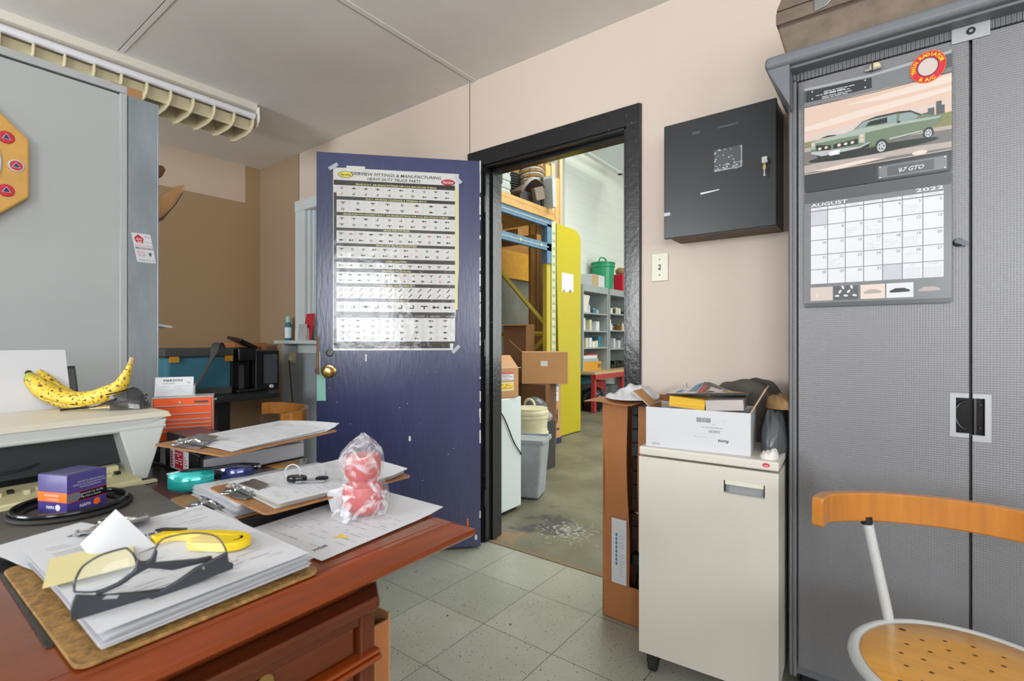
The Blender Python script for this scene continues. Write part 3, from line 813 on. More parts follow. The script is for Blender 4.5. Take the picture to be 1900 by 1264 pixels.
g.text("'67 GTO", 0.252, 0.362, 0.0155, 'white', 8, 'c', shear=0.35, bold=0.008)
# advertiser's ring badge
def ringp(r0, r1, a0, a1, m, layer, n=32):
    for i in range(n):
        p, q = a0 + (a1 - a0) * i / n, a0 + (a1 - a0) * (i + 1) / n
        cx, cy = .287, .632
        g.poly([(cx + r0 * math.cos(p) * .86, cy + r0 * math.sin(p)), (cx + r1 * math.cos(p) * .86, cy + r1 * math.sin(p)), (cx + r1 * math.cos(q) * .86, cy + r1 * math.sin(q)), (cx + r0 * math.cos(q) * .86, cy + r0 * math.sin(q))], m, layer)
ringp(0, .026, 0, 2 * PI, 'cal_sky3', 7); ringp(.025, .043, 0, 2 * PI, 'poster_red', 8); ringp(.024, .026, 0, 2 * PI, 'car_dark', 9); ringp(.042, .0435, 0, 2 * PI, 'orange', 9)
def arct(s, r, a0, a1, size, flip=False):
    for i, ch in enumerate(s):
        a = a0 + (a1 - a0) * i / (len(s) - 1)
        g.text(ch, .287 + r * math.cos(a) * .86, .632 + r * math.sin(a), size, 'yellow', 10, 'c', bold=.03, rot=(a - PI / 2) if not flip else (a + PI / 2))
arct('TWIN RADIATOR', .0295, PI * 1.08, PI * 0.08, .0125); arct('& A/C', .0395, PI * 1.34, PI * 1.62, .0125, True)
g.obj('calendar_page', t)
g = G(); g.bb(0.15, 0.187, -0.006, -0.001, 0.662, 0.667, 'chrome'); g.lathe([(0.011, 0), (0.009, 0.004), (0, 0.005)], 'cream', 14, T(0.172, 0.001, 0.672, PI / 2), sx=1.3)
g.bb(0.165, 0.168, -0.008, 0.0, 0.658, 0.684, 'dark_steel'); g.obj('hook', t)

# worn brown case on top of the cabinet
t = thing('storage_case', 'worn brown hard case with metal plate lying on top of the grey cabinet', 'case', (-0.262, 1.72, 1.95))
g = G(); g.taper((0.0, 0.80, 0.0, 0.30), (-0.022, 0.82, -0.012, 0.31), 0, 0.088, 'leather'); g.obj('case_bottom', t, bev=0.006)
g = G(); g.bb(-0.026, 0.824, -0.016, 0.314, 0.096, 0.135, 'leather'); g.taper((-0.026, 0.824, -0.016, 0.314), (-0.01, 0.81, 0.0, 0.30), 0.138, 0.19, 'leather')
g.bb(-0.02, 0.818, -0.01, 0.308, 0.086, 0.14, 'vinyl'); g.obj('case_lid', t, bev=0.004)
g = G()
g.prism([(0.075, 0.098), (0.105, 0.104), (0.125, 0.122), (0.15, 0.126), (0.175, 0.112), (0.19, 0.108), (0.19, 0.165), (0.075, 0.165)], 0.017, 0.020, 'steel', X=rotm(PI / 2, 0, 0)); g.obj('metal_plate', t, bev=0.001)

# ================================================================== KEY BOX + SWITCH ON THE WALL
t = thing('key_cabinet', 'black metal key cabinet mounted on the pink wall with keys in its lock', 'key cabinet', (-0.727, 1.95, 1.49))
g = G(); g.bb(0.02, 0.40, 0.018, 0.14, 0.006, 0.435, 'key_box_black'); g.bb(0.02, 0.40, 0.02, 0.138, 0.0, 0.006, 'leather'); g.obj('body', t, bev=0.002)
g = G(); g.bb(0, 0.40, 0.0, 0.018, 0.0, 0.445, 'key_box_black')
o = g.obj('door', t, bev=0.003)
g = G(); random.seed(9)
g.rect(0.191, 0.226, 0.288, 0.307, 'film_dark'); 
for i in range(60): g.ell(random.uniform(.193, .286), random.choice([random.uniform(.228, .25), random.uniform(.23, .305)]), random.uniform(.001, .006), random.uniform(.001, .003), 'tape', 2, 7, random.uniform(0, 3))
g.rect(.192, .227, .288, .23, 'tape', 2); g.rect(.285, .227, .288, .306, 'tape', 2)
g.poly([(0.142, 0.158), (0.21, 0.160), (0.21, 0.157), (0.142, 0.151)], 'white', 2)
g.rect(0.205, 0.385, 0.275, 0.392, 'film_dark'); g.rect(0.11, 0.385, 0.14, 0.395, 'film_dark'); g.rect(0.0, 0.09, 0.025, 0.103, 'tape')
tr_ = g.obj('tape_residue', o); tr_['kind'] = 'stuff'
g = G(); g.lathe([(0.009, 0), (0.008, 0.006), (0, 0.007)], 'steel', 16, T(0.366, 0, 0.228, PI / 2)); g.obj('lock', o)
k = thing('key_bunch', 'two small keys hanging from the lock of the black key cabinet', 'keys', (-0.727 + 0.366, 1.942, 1.49 + 0.228))
g = G(); g.bb(-.009, .009, -.016, -.013, -.01, .012, 'chrome'); g.bb(-.0016, .0016, -.016, .0, -.003, .003, 'chrome'); g.obj('key_bow', k, bev=.001)
g = G(); g.tube([(0.004 * math.cos(a), -.017, -.014 + .006 * math.sin(a)) for a in [2 * PI * i / 12 for i in range(12)]], .0008, 'chrome', 6, True)
for s in (-1, 1):
    g.bb(-.004 + s * .003, .004 + s * .003, -.018 - s * .001, -.016 - s * .001, -.032, -.018, 'brass', T(0, 0, 0, 0, s * .12, 0)); g.bb(-.0015 + s * .004, .0015 + s * .004, -.018 - s * .001, -.0165 - s * .001, -.056, -.032, 'steel', T(0, 0, 0, 0, s * .1, 0))
g.obj('key', k)
t = thing('light_switch', 'cream light switch plate on the pink wall between doorway and key cabinet', 'switch', (-0.831, WY - 0.001, 1.342))
g = G(); g.bb(0, 0.072, -0.006, 0, 0, 0.118, 'outlet'); g.obj('switch_plate', t, bev=0.003)
g = G(); g.bb(0.031, 0.041, -0.0068, -0.006, 0.047, 0.071, 'ink'); g.bb(0.033, 0.039, -0.016, -0.005, 0.055, 0.063, 'outlet', T(0, 0, 0)); g.obj('toggle', t, bev=0.001)
for z in (.026, .092):
    g = G(); g.lathe([(0.0032, 0), (0.002, 0.0012), (0, 0.0013)], 'dark_steel', 10, T(0.036, -0.006, z, PI / 2)); g.obj('screw', t)

# ================================================================== CREAM FILING CABINET
FR = math.radians(3.5)
FX, FY = -0.668, 1.566
t = thing('filing_cabinet', 'cream filing cabinet on castors, left of the tall grey cabinet, white carton on top', 'cabinet', (FX, FY, 0), FR)
FW, FD, FT = 0.408, 0.43, 0.745
g = G(); g.bb(0.002, FW - .002, 0.022, FD, 0.075, 0.70, 'beige'); g.obj('body', t, bev=0.003)
g = G(); g.bb(0, FW, 0.0, FD, 0.717, FT, 'beige'); o = g.obj('top_panel', t, bev=0.006, seg=3)
g = G(); g.ell(0.375, 0.733, 0.010, 0.006, 'poster_red', 1, 24); g.rect(.368, .7325, .382, .7335, 'paper', 2); g.rect(.370, .730, .380, .731, 'paper', 2); g.obj('badge', o)
g = G()
zt = 0.712
g.bb(0.001, 0.262, 0, 0.02, 0.075, zt, 'beige'); g.bb(0.372, FW - 0.001, 0, 0.02, 0.075, zt, 'beige'); g.bb(0.262, 0.372, 0, 0.02, 0.075, 0.638, 'beige'); g.bb(0.262, 0.372, 0, 0.02, 0.674, zt, 'beige')
d_ = g.obj('drawer_front', t)
g = G()
g.bb(0.262, 0.372, 0.014, 0.02, 0.638, 0.674, 'silver'); g.bb(0.262, 0.372, 0.0, 0.006, 0.662, 0.674, 'outlet'); g.bb(0.262, 0.3725, -0.002, 0.002, 0.636, 0.640, 'silver'); g.bb(0.262, 0.265, -.001, .02, .638, .674, 'dark_steel'); g.bb(0.369, .372, -.001, .02, .638, .674, 'dark_steel')
g.obj('recessed_handle', d_)
for (x, y) in ((0.035, 0.045), (FW - .035, .045), (0.035, FD - .05), (FW - .035, FD - .05)):
    g = G(); g.cyl((x - .012, y, .027), (x + .012, y, .027), .027, 'rubber', n=20); g.bb(x - .016, x + .016, y - .022, y + .02, .03, .066, 'rubber'); g.cyl((x, y, .06), (x, y, .076), .008, 'steel'); g.obj('castor', t, bev=.002)

def fl(x, y, z=0.0, rz=0.0):    # a spot given in the filing cabinet's own axes
    c, s = math.cos(FR), math.sin(FR); return (FX + x * c - y * s, FY + x * s + y * c, FT + z)
# white open box, printed upside down
BR = math.radians(7)
bx_ = fl(0.018, 0.018)
t = thing('cardboard_box', 'open white printed carton on the cream filing cabinet with directories on top', 'box', bx_, BR)
BW, BD, BH = 0.312, 0.19, 0.128
g = G(); e = .003
g.bb(0, BW, 0, e, 0, BH, 'gloss_white'); g.bb(0, BW, BD - e, BD, 0, BH, 'gloss_white'); g.bb(0, e, e, BD - e, 0, BH, 'gloss_white'); g.bb(BW - e, BW, e, BD - e, 0, BH, 'gloss_white'); g.bb(e, BW - e, e, BD - e, 0, e, 'cardboard')
g.bb(e, e * 1.5, e, BD - e, e, BH, 'cardboard')
g.obj('box_body', t, bev=.001)
g = G()
g.bb(0, e, 0, 0.10, 0, 0.07, 'cardboard', T(0.0, 0.03, BH - .001, 0, -0.85, 0)); g.bb(-.0006, 0, 0.0, 0.10, 0, 0.07, 'gloss_white', T(0.0, 0.03, BH - .001, 0, -0.85, 0)); g.obj('flap', t)
g = G(); g.bb(-e, 0, 0, BD * .7, 0, 0.085, 'cardboard', T(BW, 0.01, BH - .001, 0, 0.5, 0)); g.bb(0, .0006, 0, BD * .7, 0, 0.085, 'gloss_white', T(BW, 0.01, BH - .001, 0, 0.5, 0)); g.obj('flap', t)
g = G(); g.step = .0003; R_ = PI
g.text('Roma', 0.252, 0.041, 0.013, 'black', 1, 'l', bold=.02, shear=.3, rot=R_)
g.text('34430', 0.228, 0.069, 0.014, 'ink', 1, 'l', rot=R_); g.text('AIR FILTER ELEMENT 12 PER CTN', 0.235, 0.078, 0.0052, 'ink', 1, 'l', rot=R_, width=.062); g.text('34430', .214, .088, .005, 'ink_light', 1, 'l', rot=R_)
g.rect(0.150, 0.054, 0.205, 0.0545, 'ink_light'); g.text('18', 0.155, 0.048, .006, 'ink', 1, 'l', rot=R_); g.text('Made in USA', .19, .047, .006, 'ink_light', 1, rot=R_)
u = .158; random.seed(4)
while u < .198:
    w_ = random.uniform(.0006, .0022); g.rect(u, .091, u + w_, .105, 'ink'); u += w_ + random.uniform(.0006, .0016)
g.words(.21, .094, .25, .104, .004, 'ink_faint')
u = .02
while u < .045: g.rect(u, .006, u + .001, .014, 'ink_light'); u += .0016
g.text('USA 001', .036, .026, .004, 'ink_light', 1, 'l', rot=R_)
lab(g.obj('printed_text', t), 'black upside-down carton printing')
def bxp(x, y, z):
    c, s = math.cos(BR), math.sin(BR); return (bx_[0] + x * c - y * s, bx_[1] + x * s + y * c, bx_[2] + z)
# thick directory, half yellow half white pages
t = thing('phone_directory', 'thick soft directory with yellow and white page edges lying in the white open carton', 'book', bxp(0.075, 0.006, 0.118), BR + .02)
def pb(x0, x1, m):
    def fn(u, v):
        x = x0 + (x1 - x0) * u; sag = 0.018 * (1 - abs((x - 0.11) / 0.13)); return (x, v * 0.15, 0.05 - sag * .55 + 0.01 * (x > .9))
    g.sheet(lambda u, v: fn(u, v), 8, 2, 0.032, m)
g = G(); pb(0, 0.108, 'phone_yellow'); lab(g.obj('yellow_pages', t), 'yellow page block')
g = G(); pb(0.1085, 0.215, 'phone_white'); lab(g.obj('white_pages', t), 'greyish white page block')
t = thing('magazine', 'glossy dark magazine with red and blue cover lying open on the directory', 'magazine', bxp(0.06, 0.02, 0.168), BR)
def mg(u, v, o):
    return (u, v, 0.004 + 0.012 * (u / 0.24) + 0.03 * math.exp(-((u - .10) / .05) ** 2) * (v / .17) ** 1.5 + o - .012 * (v / .17) * (u / .24))
g = G(frame=mg); g.sheet(lambda a, b: mg(a * .245, b * .17, 0), 16, 8, .004, 'cal_dark')
g.step = .0006
def gp(pts, m, l=1): g.poly(pts, m, l)
for i in range(8):
    a = .0 + i * .03
    for j in range(4): g.rect(a, j * .042, a + .0305, (j + 1) * .0425, 'indigo' if i < 3 else 'black_gloss', 1)
for a, b, c_, d2, m in ((.06, .05, .085, .165, 'light_blue_print'), (.095, .02, .11, .12, 'red'), (.12, .06, .16, .12, 'cal_sky2'), (.14, .02, .20, .06, 'paper'), (.20, .03, .23, .09, 'red'), (.17, .09, .22, .14, 'yellow'), (.02, .04, .045, .12, 'light_blue_print')):
    nx = 3
    for i in range(nx):
        for j in range(3): g.rect(a + (c_ - a) * i / nx, b + (d2 - b) * j / 3, a + (c_ - a) * (i + 1) / nx, b + (d2 - b) * (j + 1) / 3, m, 2)
g.text('AUTO PARTS', .142, .03, .02, 'indigo', 3.5, width=.056)
g.obj('magazine_cover', t)
# crumpled white plastic and rags behind the box
def heap(name, label, cat, loc, sx, sy, h, m, seed, rz=0, lumps=6, noise=.25, n=30, base=.55):
    random.seed(seed)
    L_ = [(random.uniform(-.8, .8), random.uniform(-.7, .7), random.uniform(.3, 1), random.uniform(.25, .6)) for _ in range(lumps)]
    g = G(); V = []
    def hz(x, y):
        e_ = max(0, 1 - (x * x) ** 1.3 - (y * y) ** 1.3) ** .5
        return e_ * (base + (1 - base) * min(1, sum(a * math.exp(-((x - cx) ** 2 + (y - cy) ** 2) / (r * r)) for cx, cy, a, r in L_) / 1.5) + noise * .35 * (math.sin(x * 6 + y * 3 + seed) * math.cos(y * 6 - x * 4) + .5 * math.sin(x * 15 + y * 8 + seed * 2)))
    fs = []
    for j in range(n + 1):
        for i in range(n + 1):
            x = -1 + 2 * i / n; y = -1 + 2 * j / n
            # map square to disc
            X_ = x * math.sqrt(1 - y * y / 2); Y_ = y * math.sqrt(1 - x * x / 2)
            V.append((X_ * sx, Y_ * sy, max(0.0015, hz(X_ * .98, Y_ * .98) * h)))
    K = len(V); V += [(a, b, 0) for a, b, c in V]
    for j in range(n):
        for i in range(n):
            a = j * (n + 1) + i; fs.append((a, a + 1, a + n + 2, a + n + 1)); fs.append((K + a + n + 1, K + a + n + 2, K + a + 1, K + a))
    rim = [i for i in range(n)] + [n + j * (n + 1) for j in range(n)] + [n * (n + 1) + n - i for i in range(n)] + [(n - j) * (n + 1) for j in range(n)]
    for i in range(len(rim)): a, b = rim[i], rim[(i + 1) % len(rim)]; fs.append((b, a, K + a, K + b))
    g.add(V, fs, m, True)
    o = g.obj(name, sharp=60); o.location = loc; o.rotation_euler = (0, 0, rz); tag(o, label, cat); return o
heap('sweater', 'dark grey knitted garment bunched up behind the magazine on the filing cabinet', 'sweater', (-0.432, 1.955, 0.745), .158, .095, .225, 'sweater', 5, noise=.08, base=.75)
heap('rag', 'mustard brown rag beside the grey garment next to the tall cabinet', 'rag', (-0.288, 1.80, 0.875), .045, .05, .05, 'brown_rag', 8, base=.7)
heap('plastic_bag', 'crumpled grey plastic bag squeezed between white carton and tall grey cabinet', 'bag', fl(.378, .19), .036, .10, .135, 'film_dark', 12, base=.85, noise=.18)
heap('tissue', 'crumpled white tissue on the right corner of the filing cabinet', 'tissue', fl(.378, .05), .024, .03, .035, 'rag', 15)
heap('plastic_wrap', 'crumpled whitish plastic wrap behind the left flap of the white carton', 'plastic wrap', (-0.628, 1.94, 0.745), .042, .09, .19, 'rag', 21, base=.75)

# ================================================================== TALL CARTON BESIDE THE DOORWAY
t = thing('cardboard_box', 'tall narrow brown carton standing open between the doorway and the cream filing cabinet', 'box', (-0.925, 1.815, 0), math.radians(-2))
BXW = .222
e = .004; CH = .865
g = G()
g.bb(0, e, 0, 0.25, 0, CH, 'cardboard_orange'); g.bb(0, BXW, 0.25 - e, 0.25, 0, CH, 'cardboard_orange'); g.bb(BXW - e, BXW, 0, 0.25, 0, CH, 'cardboard_orange'); g.bb(0, BXW, 0, .25, 0, e, 'cardboard_orange')
g.bb(0, BXW, 0, e, 0, 0.145, 'cardboard_orange')
def strip(u, v):
    z = .145 + v * (CH - .145); wv = .008 * math.sin(z * 9) ; return (e + u * (.105 + .006 * math.sin(z * 7)), -wv * (1 - u) - .003 * math.sin(z * 14) * u, z)
g.sheet(strip, 4, 30, .004, 'cardboard_orange')
g.obj('carton_body', t)
g = G(); g.sheet(lambda u, v: (.15 + u * .03, .004 * math.sin(v * 9), .29 + v * .55), 2, 10, .004, 'cardboard_orange')
g.sheet(lambda u, v: (-.03 + u * .2, -.09 + v * .12, CH - .002 - .006 * (1 - v) + .004 * math.sin(u * 6)), 6, 3, .003, 'cardboard_orange'); g.obj('flap', t)
g = G(frame=lambda u, v, o: (u, -.0095 - o, v)); g.step = .0006
g.bb(.045, .108, -.0105, -.0095, .15, .40, 'paper'); g.words(.078, .17, .10, .36, .009, 'ink_faint', 2); [g.rect(.062, .22 + .016 * k, .070, .232 + .016 * k, 'light_blue_print', 3) for k in range(8)]
lab(g.obj('paper_label', t), 'white paper label')
t2 = thing('folded_chair_part', 'dark ribbed cushion with chrome tube packed inside the tall brown carton', 'cushion', (-0.835, 1.86, 0.0))
g = G()
for i in range(10): g.bb(0.0, .13, 0.02, 0.15, .30 + i * .055, .353 + i * .055, 'vinyl_grey' if i > 5 else 'vinyl')
g.bb(.0, .13, .03, .15, .15, .30, 'vinyl')
g.obj('cushion', t2, bev=.008, seg=3)
g = G(); g.tube(spline([(.015, .0, .42), (.03, -.015, .425), (.12, -.015, .415)]), .007, 'chrome'); g.obj('chrome_tube', t2)
g = G(); g.tube(spline([(.13, -.01, .33), (.09, -.005, .31), (.07, .0, .24)]), .009, 'chrome'); g.obj('chrome_tube', t2)
g = G(); g.cyl((.05, -.01, .15), (.065, -.01, .235), .016, 'dark_steel'); g.bb(.02, .09, -.03, .012, .225, .265, 'dark_steel'); g.obj('fitting', t2, bev=.003)
heap('plastic_wrap', 'crumpled white plastic wrap on the flap of the tall brown carton', 'plastic wrap', (-.815, 1.85, .868), .10, .11, .045, 'paper', 33, noise=.5, base=.3, n=44)

# ================================================================== CAFE CHAIRS
def bandarc(g, pts, h, th, m, n=1):
    P = [Vector(p) for p in pts]; N = len(P); vs = []; fs = []
    for i, p in enumerate(P):
        a = P[max(0, i - 1)]; c = P[min(N - 1, i + 1)]; t_ = (c - a).normalized(); s = Vector((t_.y, -t_.x, 0)).normalized()
        e_ = 1.0 if 0 < i < N - 1 else .82
        for (a_, b_) in ((-1, -.9), (-1, .9), (-.8, 1), (.8, 1), (1, .9), (1, -.9), (.8, -1), (-.8, -1)):
            vs.append(p + s * (a_ * th / 2 * e_) + Vector((0, 0, b_ * h / 2 * e_)))
    for i in range(N - 1):
        for k in range(8): fs.append((i * 8 + k, i * 8 + (k + 1) % 8, (i + 1) * 8 + (k + 1) % 8, (i + 1) * 8 + k))
    fs.append(tuple(range(8))[::-1]); fs.append(tuple((N - 1) * 8 + k for k in range(8)))
    g.add(vs, fs, m, True)
def make_chair(label, loc, rz):
    t = thing('cafe_chair', label, 'chair', loc, rz, None)
    g = G(); g.lathe([(.178, .452), (.183, .456), (.183, .462), (.176, .466), (.10, .4655), (0, .4645)], 'seat_wood', 48)
    s_ = g.obj('seat', t)
    g = G(frame=HFz(.4662)); g.step = .0002
    for ring, n_ in ((.04, 6), (.08, 12), (.115, 16)):
        for k in range(n_): a = 2 * PI * k / n_; g.ell(ring * math.cos(a), ring * math.sin(a), .0045, .0022, 'black', 1, 8)
    for a in (2.4, .7, 3.9, 5.5): g.ell(.155 * math.cos(a), .155 * math.sin(a), .007, .0035, 'black', 1, 10)
    g.obj('seat_holes', s_)
    g = G(); g.tube([(.193 * math.cos(2 * PI * k / 48), .193 * math.sin(2 * PI * k / 48), .455) for k in range(48)], .0115, 'tube_grey', 12, True)
    g.obj('seat_ring', t)
    g = G()
    pts = [(-.262, .02, .71), (-.258, .045, .711), (-.245, .075, .712), (-.18, .135, .712), (-.09, .176, .712), (0, .19, .712), (.09, .176, .712), (.18, .135, .712), (.245, .075, .712), (.258, .045, .711), (.262, .02, .71)]
    bandarc(g, spline(pts, 5), .064, .024, 'back_wood')
    g.obj('backrest', t)
    for s in (-1, 1):
        g = G(); g.tube(spline([(s * .135, .14, .44), (s * .145, .142, .50), (s * .178, .132, .683)]), .0105, 'tube_grey', 12); g.cyl((s * .178, .132, .672), (s * .179, .132, .69), .0118, 'black'); g.obj('back_post', t)
        g = G(); g.tube(spline([(s * .12, .13, .45), (s * .17, .17, .30), (s * .20, .20, .0)]), .0115, 'tube_grey', 12); g.obj('leg', t)
        g = G(); g.tube(spline([(s * .13, -.13, .45), (s * .18, -.17, .36), (s * .21, -.21, .0)]), .0115, 'tube_grey', 12); g.obj('leg', t)
    g = G(); g.tube([(.11 * math.cos(2 * PI * k / 24), .11 * math.sin(2 * PI * k / 24), .44) for k in range(24)], .007, 'tube_grey', 8, True)
    for a in (.8, 2.4, 3.9, 5.5): g.cyl((.1 * math.cos(a), .1 * math.sin(a), .44), (.19 * math.cos(a), .19 * math.sin(a), .45), .007, 'tube_grey')
    g.obj('under_frame', t)
    return t
make_chair('chair with curved wooden back and perforated seat before the tall grey cabinet', (.125, 1.27, 0), math.radians(-1))
make_chair('cafe chair with curved wooden back half hidden behind the blue door', (-2.575, 1.30, 0), math.radians(-18))
# ================================================================== LEFT: STEEL CABINET, SHELF UNIT, LIGHT FITTING, BACK TABLE
t = thing('steel_cabinet', 'pale grey painted steel cabinet side at the left edge, carrying the octagonal wooden wall clock', 'cabinet', (-2.14, -0.36, 0))
g = G(); g.bb(-0.46, 0, 0, 0.948, 0, 1.945, 'cab_grey'); g.obj('body', t, bev=.004)
g = G(); g.bb(-0.465, 0.004, -.002, 0.952, 1.95, 1.976, 'cab_grey'); g.bb(-.002, .0035, .93, .952, 0.02, 1.95, 'cab_grey'); g.obj('folded_rim', t, bev=.004, seg=3)
t = thing('metal_shelving', 'galvanised metal shelving end panel with sticker, behind the pale grey steel cabinet', 'shelving', (-2.145, 0.596, 0))
g = G(); g.bb(-0.012, 0, 0, 0.092, 0, 1.952, 'galv'); g.bb(-.03, 0, .088, .092, 0, 1.952, 'galv'); g.obj('end_panel', t, bev=.0015)
g = G(); g.bb(-0.86, -0.846, 0, 0.09, 0, 1.95, 'galv'); g.obj('end_panel', t)
for z in (.05, .45, .85, 1.22, 1.56, 1.93):
    g = G(); g.bb(-0.845, -0.013, 0.0, 0.089, z, z + .02, 'galv'); g.obj('shelf', t)
# sticker (skewed)
t = thing('sticker', 'white and red phone number sticker on the galvanised shelving end panel', 'sticker', (-2.1445, 0.60, 1.37), PI / 2)
def skf(u, v, o): return (u + .018 * (1 - v / .102) , -o, v)
g = G(frame=skf); g.step = .0004
g.rect(0.004, 0, 0.062, 0.102, 'paper', 1); SK = .018
g.poly([(.010, .085), (.024, .098), (.038, .085), (.034, .068), (.014, .068)], 'poster_red', 2)
g.text('GO', .024, .077, .012, 'paper', 3, 'c', bold=.02); g.rect(.017, .070, .031, .073, 'paper', 3)
g.words(.041, .068, .060, .097, .0065, 'ink_light', 2)
g.text('Simcoe St. Nor., Oshawa', .008, .057, .006, 'red', 2, width=.052); g.text('905-723-3333', .008, .046, .010, 'black', 2, bold=.02, width=.052)
g.text('Auto Service', .011, .035, .006, 'red', 2, width=.024); g.text('Collision Repair', .010, .028, .006, 'red', 2, width=.027); g.text('Since 1989', .013, .021, .006, 'red', 2, width=.02)
g.poly([(.043, .033), (.05, .038), (.055, .033), (.05, .022), (.053, .02), (.047, .024)], 'ink', 2)
g.text('www.gocollision.com', .01, .007, .006, 'ink', 2, width=.05)
g.obj('sticker_face', t)
# octagon clock
t = thing('wall_clock', 'octagonal pine wall clock with red and blue badges hanging on the pale grey steel cabinet', 'clock', (-2.136, 0.1485, 1.615), PI / 2)
g = G(); H8, Q8 = .1875, .0875
oc = [(H8, Q8), (Q8, H8), (-Q8, H8), (-H8, Q8), (-H8, -Q8), (-Q8, -H8), (Q8, -H8), (H8, -Q8)]
g.prism(oc, 0.0, 0.032, 'pine', X=rotm(PI / 2, 0, 0)); g.obj('wooden_body', t, bev=.006, seg=3)
g = G(); g.lathe([(.128, 0), (.128, .004), (.125, .008), (0, .0085)], 'gloss_white', 40, T(0, -.032, 0, PI / 2)); f_ = g.obj('clock_face', t)
g = G(frame=lambda u, v, o: (u, -.0405 - o, v))
for k in range(12): a = k * PI / 6; g.text(str((3 - k) % 12 or 12), .102 * math.cos(a), .102 * math.sin(a) - .009, .024, 'black', 1, 'c')
g.poly([(-.003, -.01), (.003, -.01), (.001, .055), (-.001, .055)], 'black', 2); g.poly([(-.01, -.003), (-.01, .003), (.04, .002), (.04, -.002)], 'black', 3)
lab(g.obj('clock_hands', f_), 'black hands and numerals')
for k in range(12):
    a = k * PI / 6; rr = .158
    g = G(); c_ = (rr * math.cos(a), -.032, rr * math.sin(a)); X = T(*c_, PI / 2)
    g.lathe([(.0185, 0), (.0185, .002), (.016, .004), (0, .0042)], 'gloss_white' if k == 0 else 'poster_red', 22, X); g.lathe([(.0145, .0041), (0, .0046)], 'poster_red', 22, X)
    g2 = g; g2.frame = lambda u, v, o, c_=c_: (c_[0] + u, c_[1] - .0046 - o, c_[2] + v)
    g2.poly([(-.010, -.006), (.010, -.006), (0, .011)], 'paper', 1); g2.poly([(-.008, -.005), (.008, -.005), (0, .009)], 'indigo', 2)
    g.obj('badge', t)
# sheets that stick out of the shelving
t = thing('cardboard_sheet', 'brown curved cardboard sheet poking out of the galvanised shelving', 'cardboard', (-2.30, 0.55, 1.58))
YZ = Matrix(((0, 0, 1, 0), (1, 0, 0, 0), (0, 1, 0, 0), (0, 0, 0, 1)))
g = G(); g.prism([(.15, -.04), (.198, -.008), (.24, .06), (.278, .135), (.276, .144), (.25, .13), (.20, .085), (.15, .05)], -.03, .0, 'cardboard', X=YZ); g.prism([(.15, -.05), (.198, -.018), (.245, .055), (.270, .11), (.240, .05), (.198, -.006), (.15, -.03)], .0, .012, 'vinyl', X=YZ); g.obj('sheet', t)
t = thing('lamp_shade', 'thin white curved lamp head poking out from behind the galvanised shelving', 'lamp', (-2.32, 0.60, 0))
g = G(); g.sheet(lambda u, v: (-.10 + .10 * v, u * .19, 1.14 + .018 * math.sin(u * PI * .5 + 1.57) + .004 * math.sin(v * PI)), 12, 4, .009, 'gloss_white'); g.obj('lamp_head', t)
g = G(); g.tube(spline([(-.05, .05, 1.135), (-.05, .042, 1.0), (-.05, .045, .872)]), .006, 'steel'); g.cyl((-.05, .045, .872), (-.05, .045, .88), .04, 'steel'); g.obj('lamp_stem', t)
t = thing('folded_sheet', 'grey and brown folded sheets standing on top of the galvanised shelving', 'sheet', (-2.36, 0.62, 1.952))
g = G()
for i in range(4): g.sheet(lambda u, v, i=i: (-.02 - .05 * i + .03 * v, -.02 + u * .10, v * (.115 - .012 * i) + .0), 4, 4, .002, ['cardboard', 'cab_grey', 'vinyl', 'cardboard_dark'][i])
g.obj('sheet', t)
t = thing('cardboard_sheet', 'small brown cardboard corner showing above the curved sheet beside the galvanised shelving', 'cardboard', (-2.30, 0.60, 1.58))
g = G(); g.prism([(.10, .15), (.15, .155), (.163, .185), (.155, .20), (.10, .195)], -.03, 0, 'cardboard_dark', X=YZ); g.obj('sheet', t, bev=.003)

# fluorescent fitting
t = thing('fluorescent_light', 'long fluorescent ceiling fitting with bare tube and row of louvre fins', 'ceiling light', (-3.10, 1.50, CZ))
L_ = 2.44
g = G(); g.prism([(.03, 0), (.02, -.035), (-.02, -.05), (-.24, -.05), (-.28, -.035), (-.29, 0)], 0, L_, 'fx_white', X=T(0, 0, 0, PI / 2)); g.obj('housing', t)
for x in (.012, -.272):
    g = G(); g.cyl((x, -.012, -.075), (x, -L_ + .012, -.075), .019, 'tube_glass', n=20); g.obj('fluorescent_tube', t)
for yy in (0, -L_):
    g = G(); g.prism([(.045, -.02), (.05, -.10), (.02, -.135), (-.28, -.135), (-.31, -.10), (-.305, -.02)], yy * 1 if yy else 0, (yy if yy else 0) + .006, 'fx_white', X=T(0, 0, 0, PI / 2) @ T(0, 0, -.006 if yy == 0 else -2 * yy))
    g.obj('end_cap', t, bev=.002)
for x in (-.03, -.23):
    g = G(); g.prism([(x - .006, -.09), (x + .006, -.09), (x + .003, -.155), (x - .003, -.155)], 0.01, L_ - .01, 'fx_rail', X=T(0, 0, 0, PI / 2)); g.obj('louvre_rail', t)
for k in range(22):
    y = -.02 - k * .108
    g = G(); g.prism([(-.02, -.095), (.028, -.095), (.034, -.12), (.02, -.148), (-.01, -.166), (-.06, -.176), (-.20, -.176), (-.25, -.166), (-.28, -.148), (-.294, -.12), (-.288, -.095)], -y, -y + .006, 'fx_rail', X=T(0, 0, 0, PI / 2)); g.obj('louvre_fin', t, bev=.001)

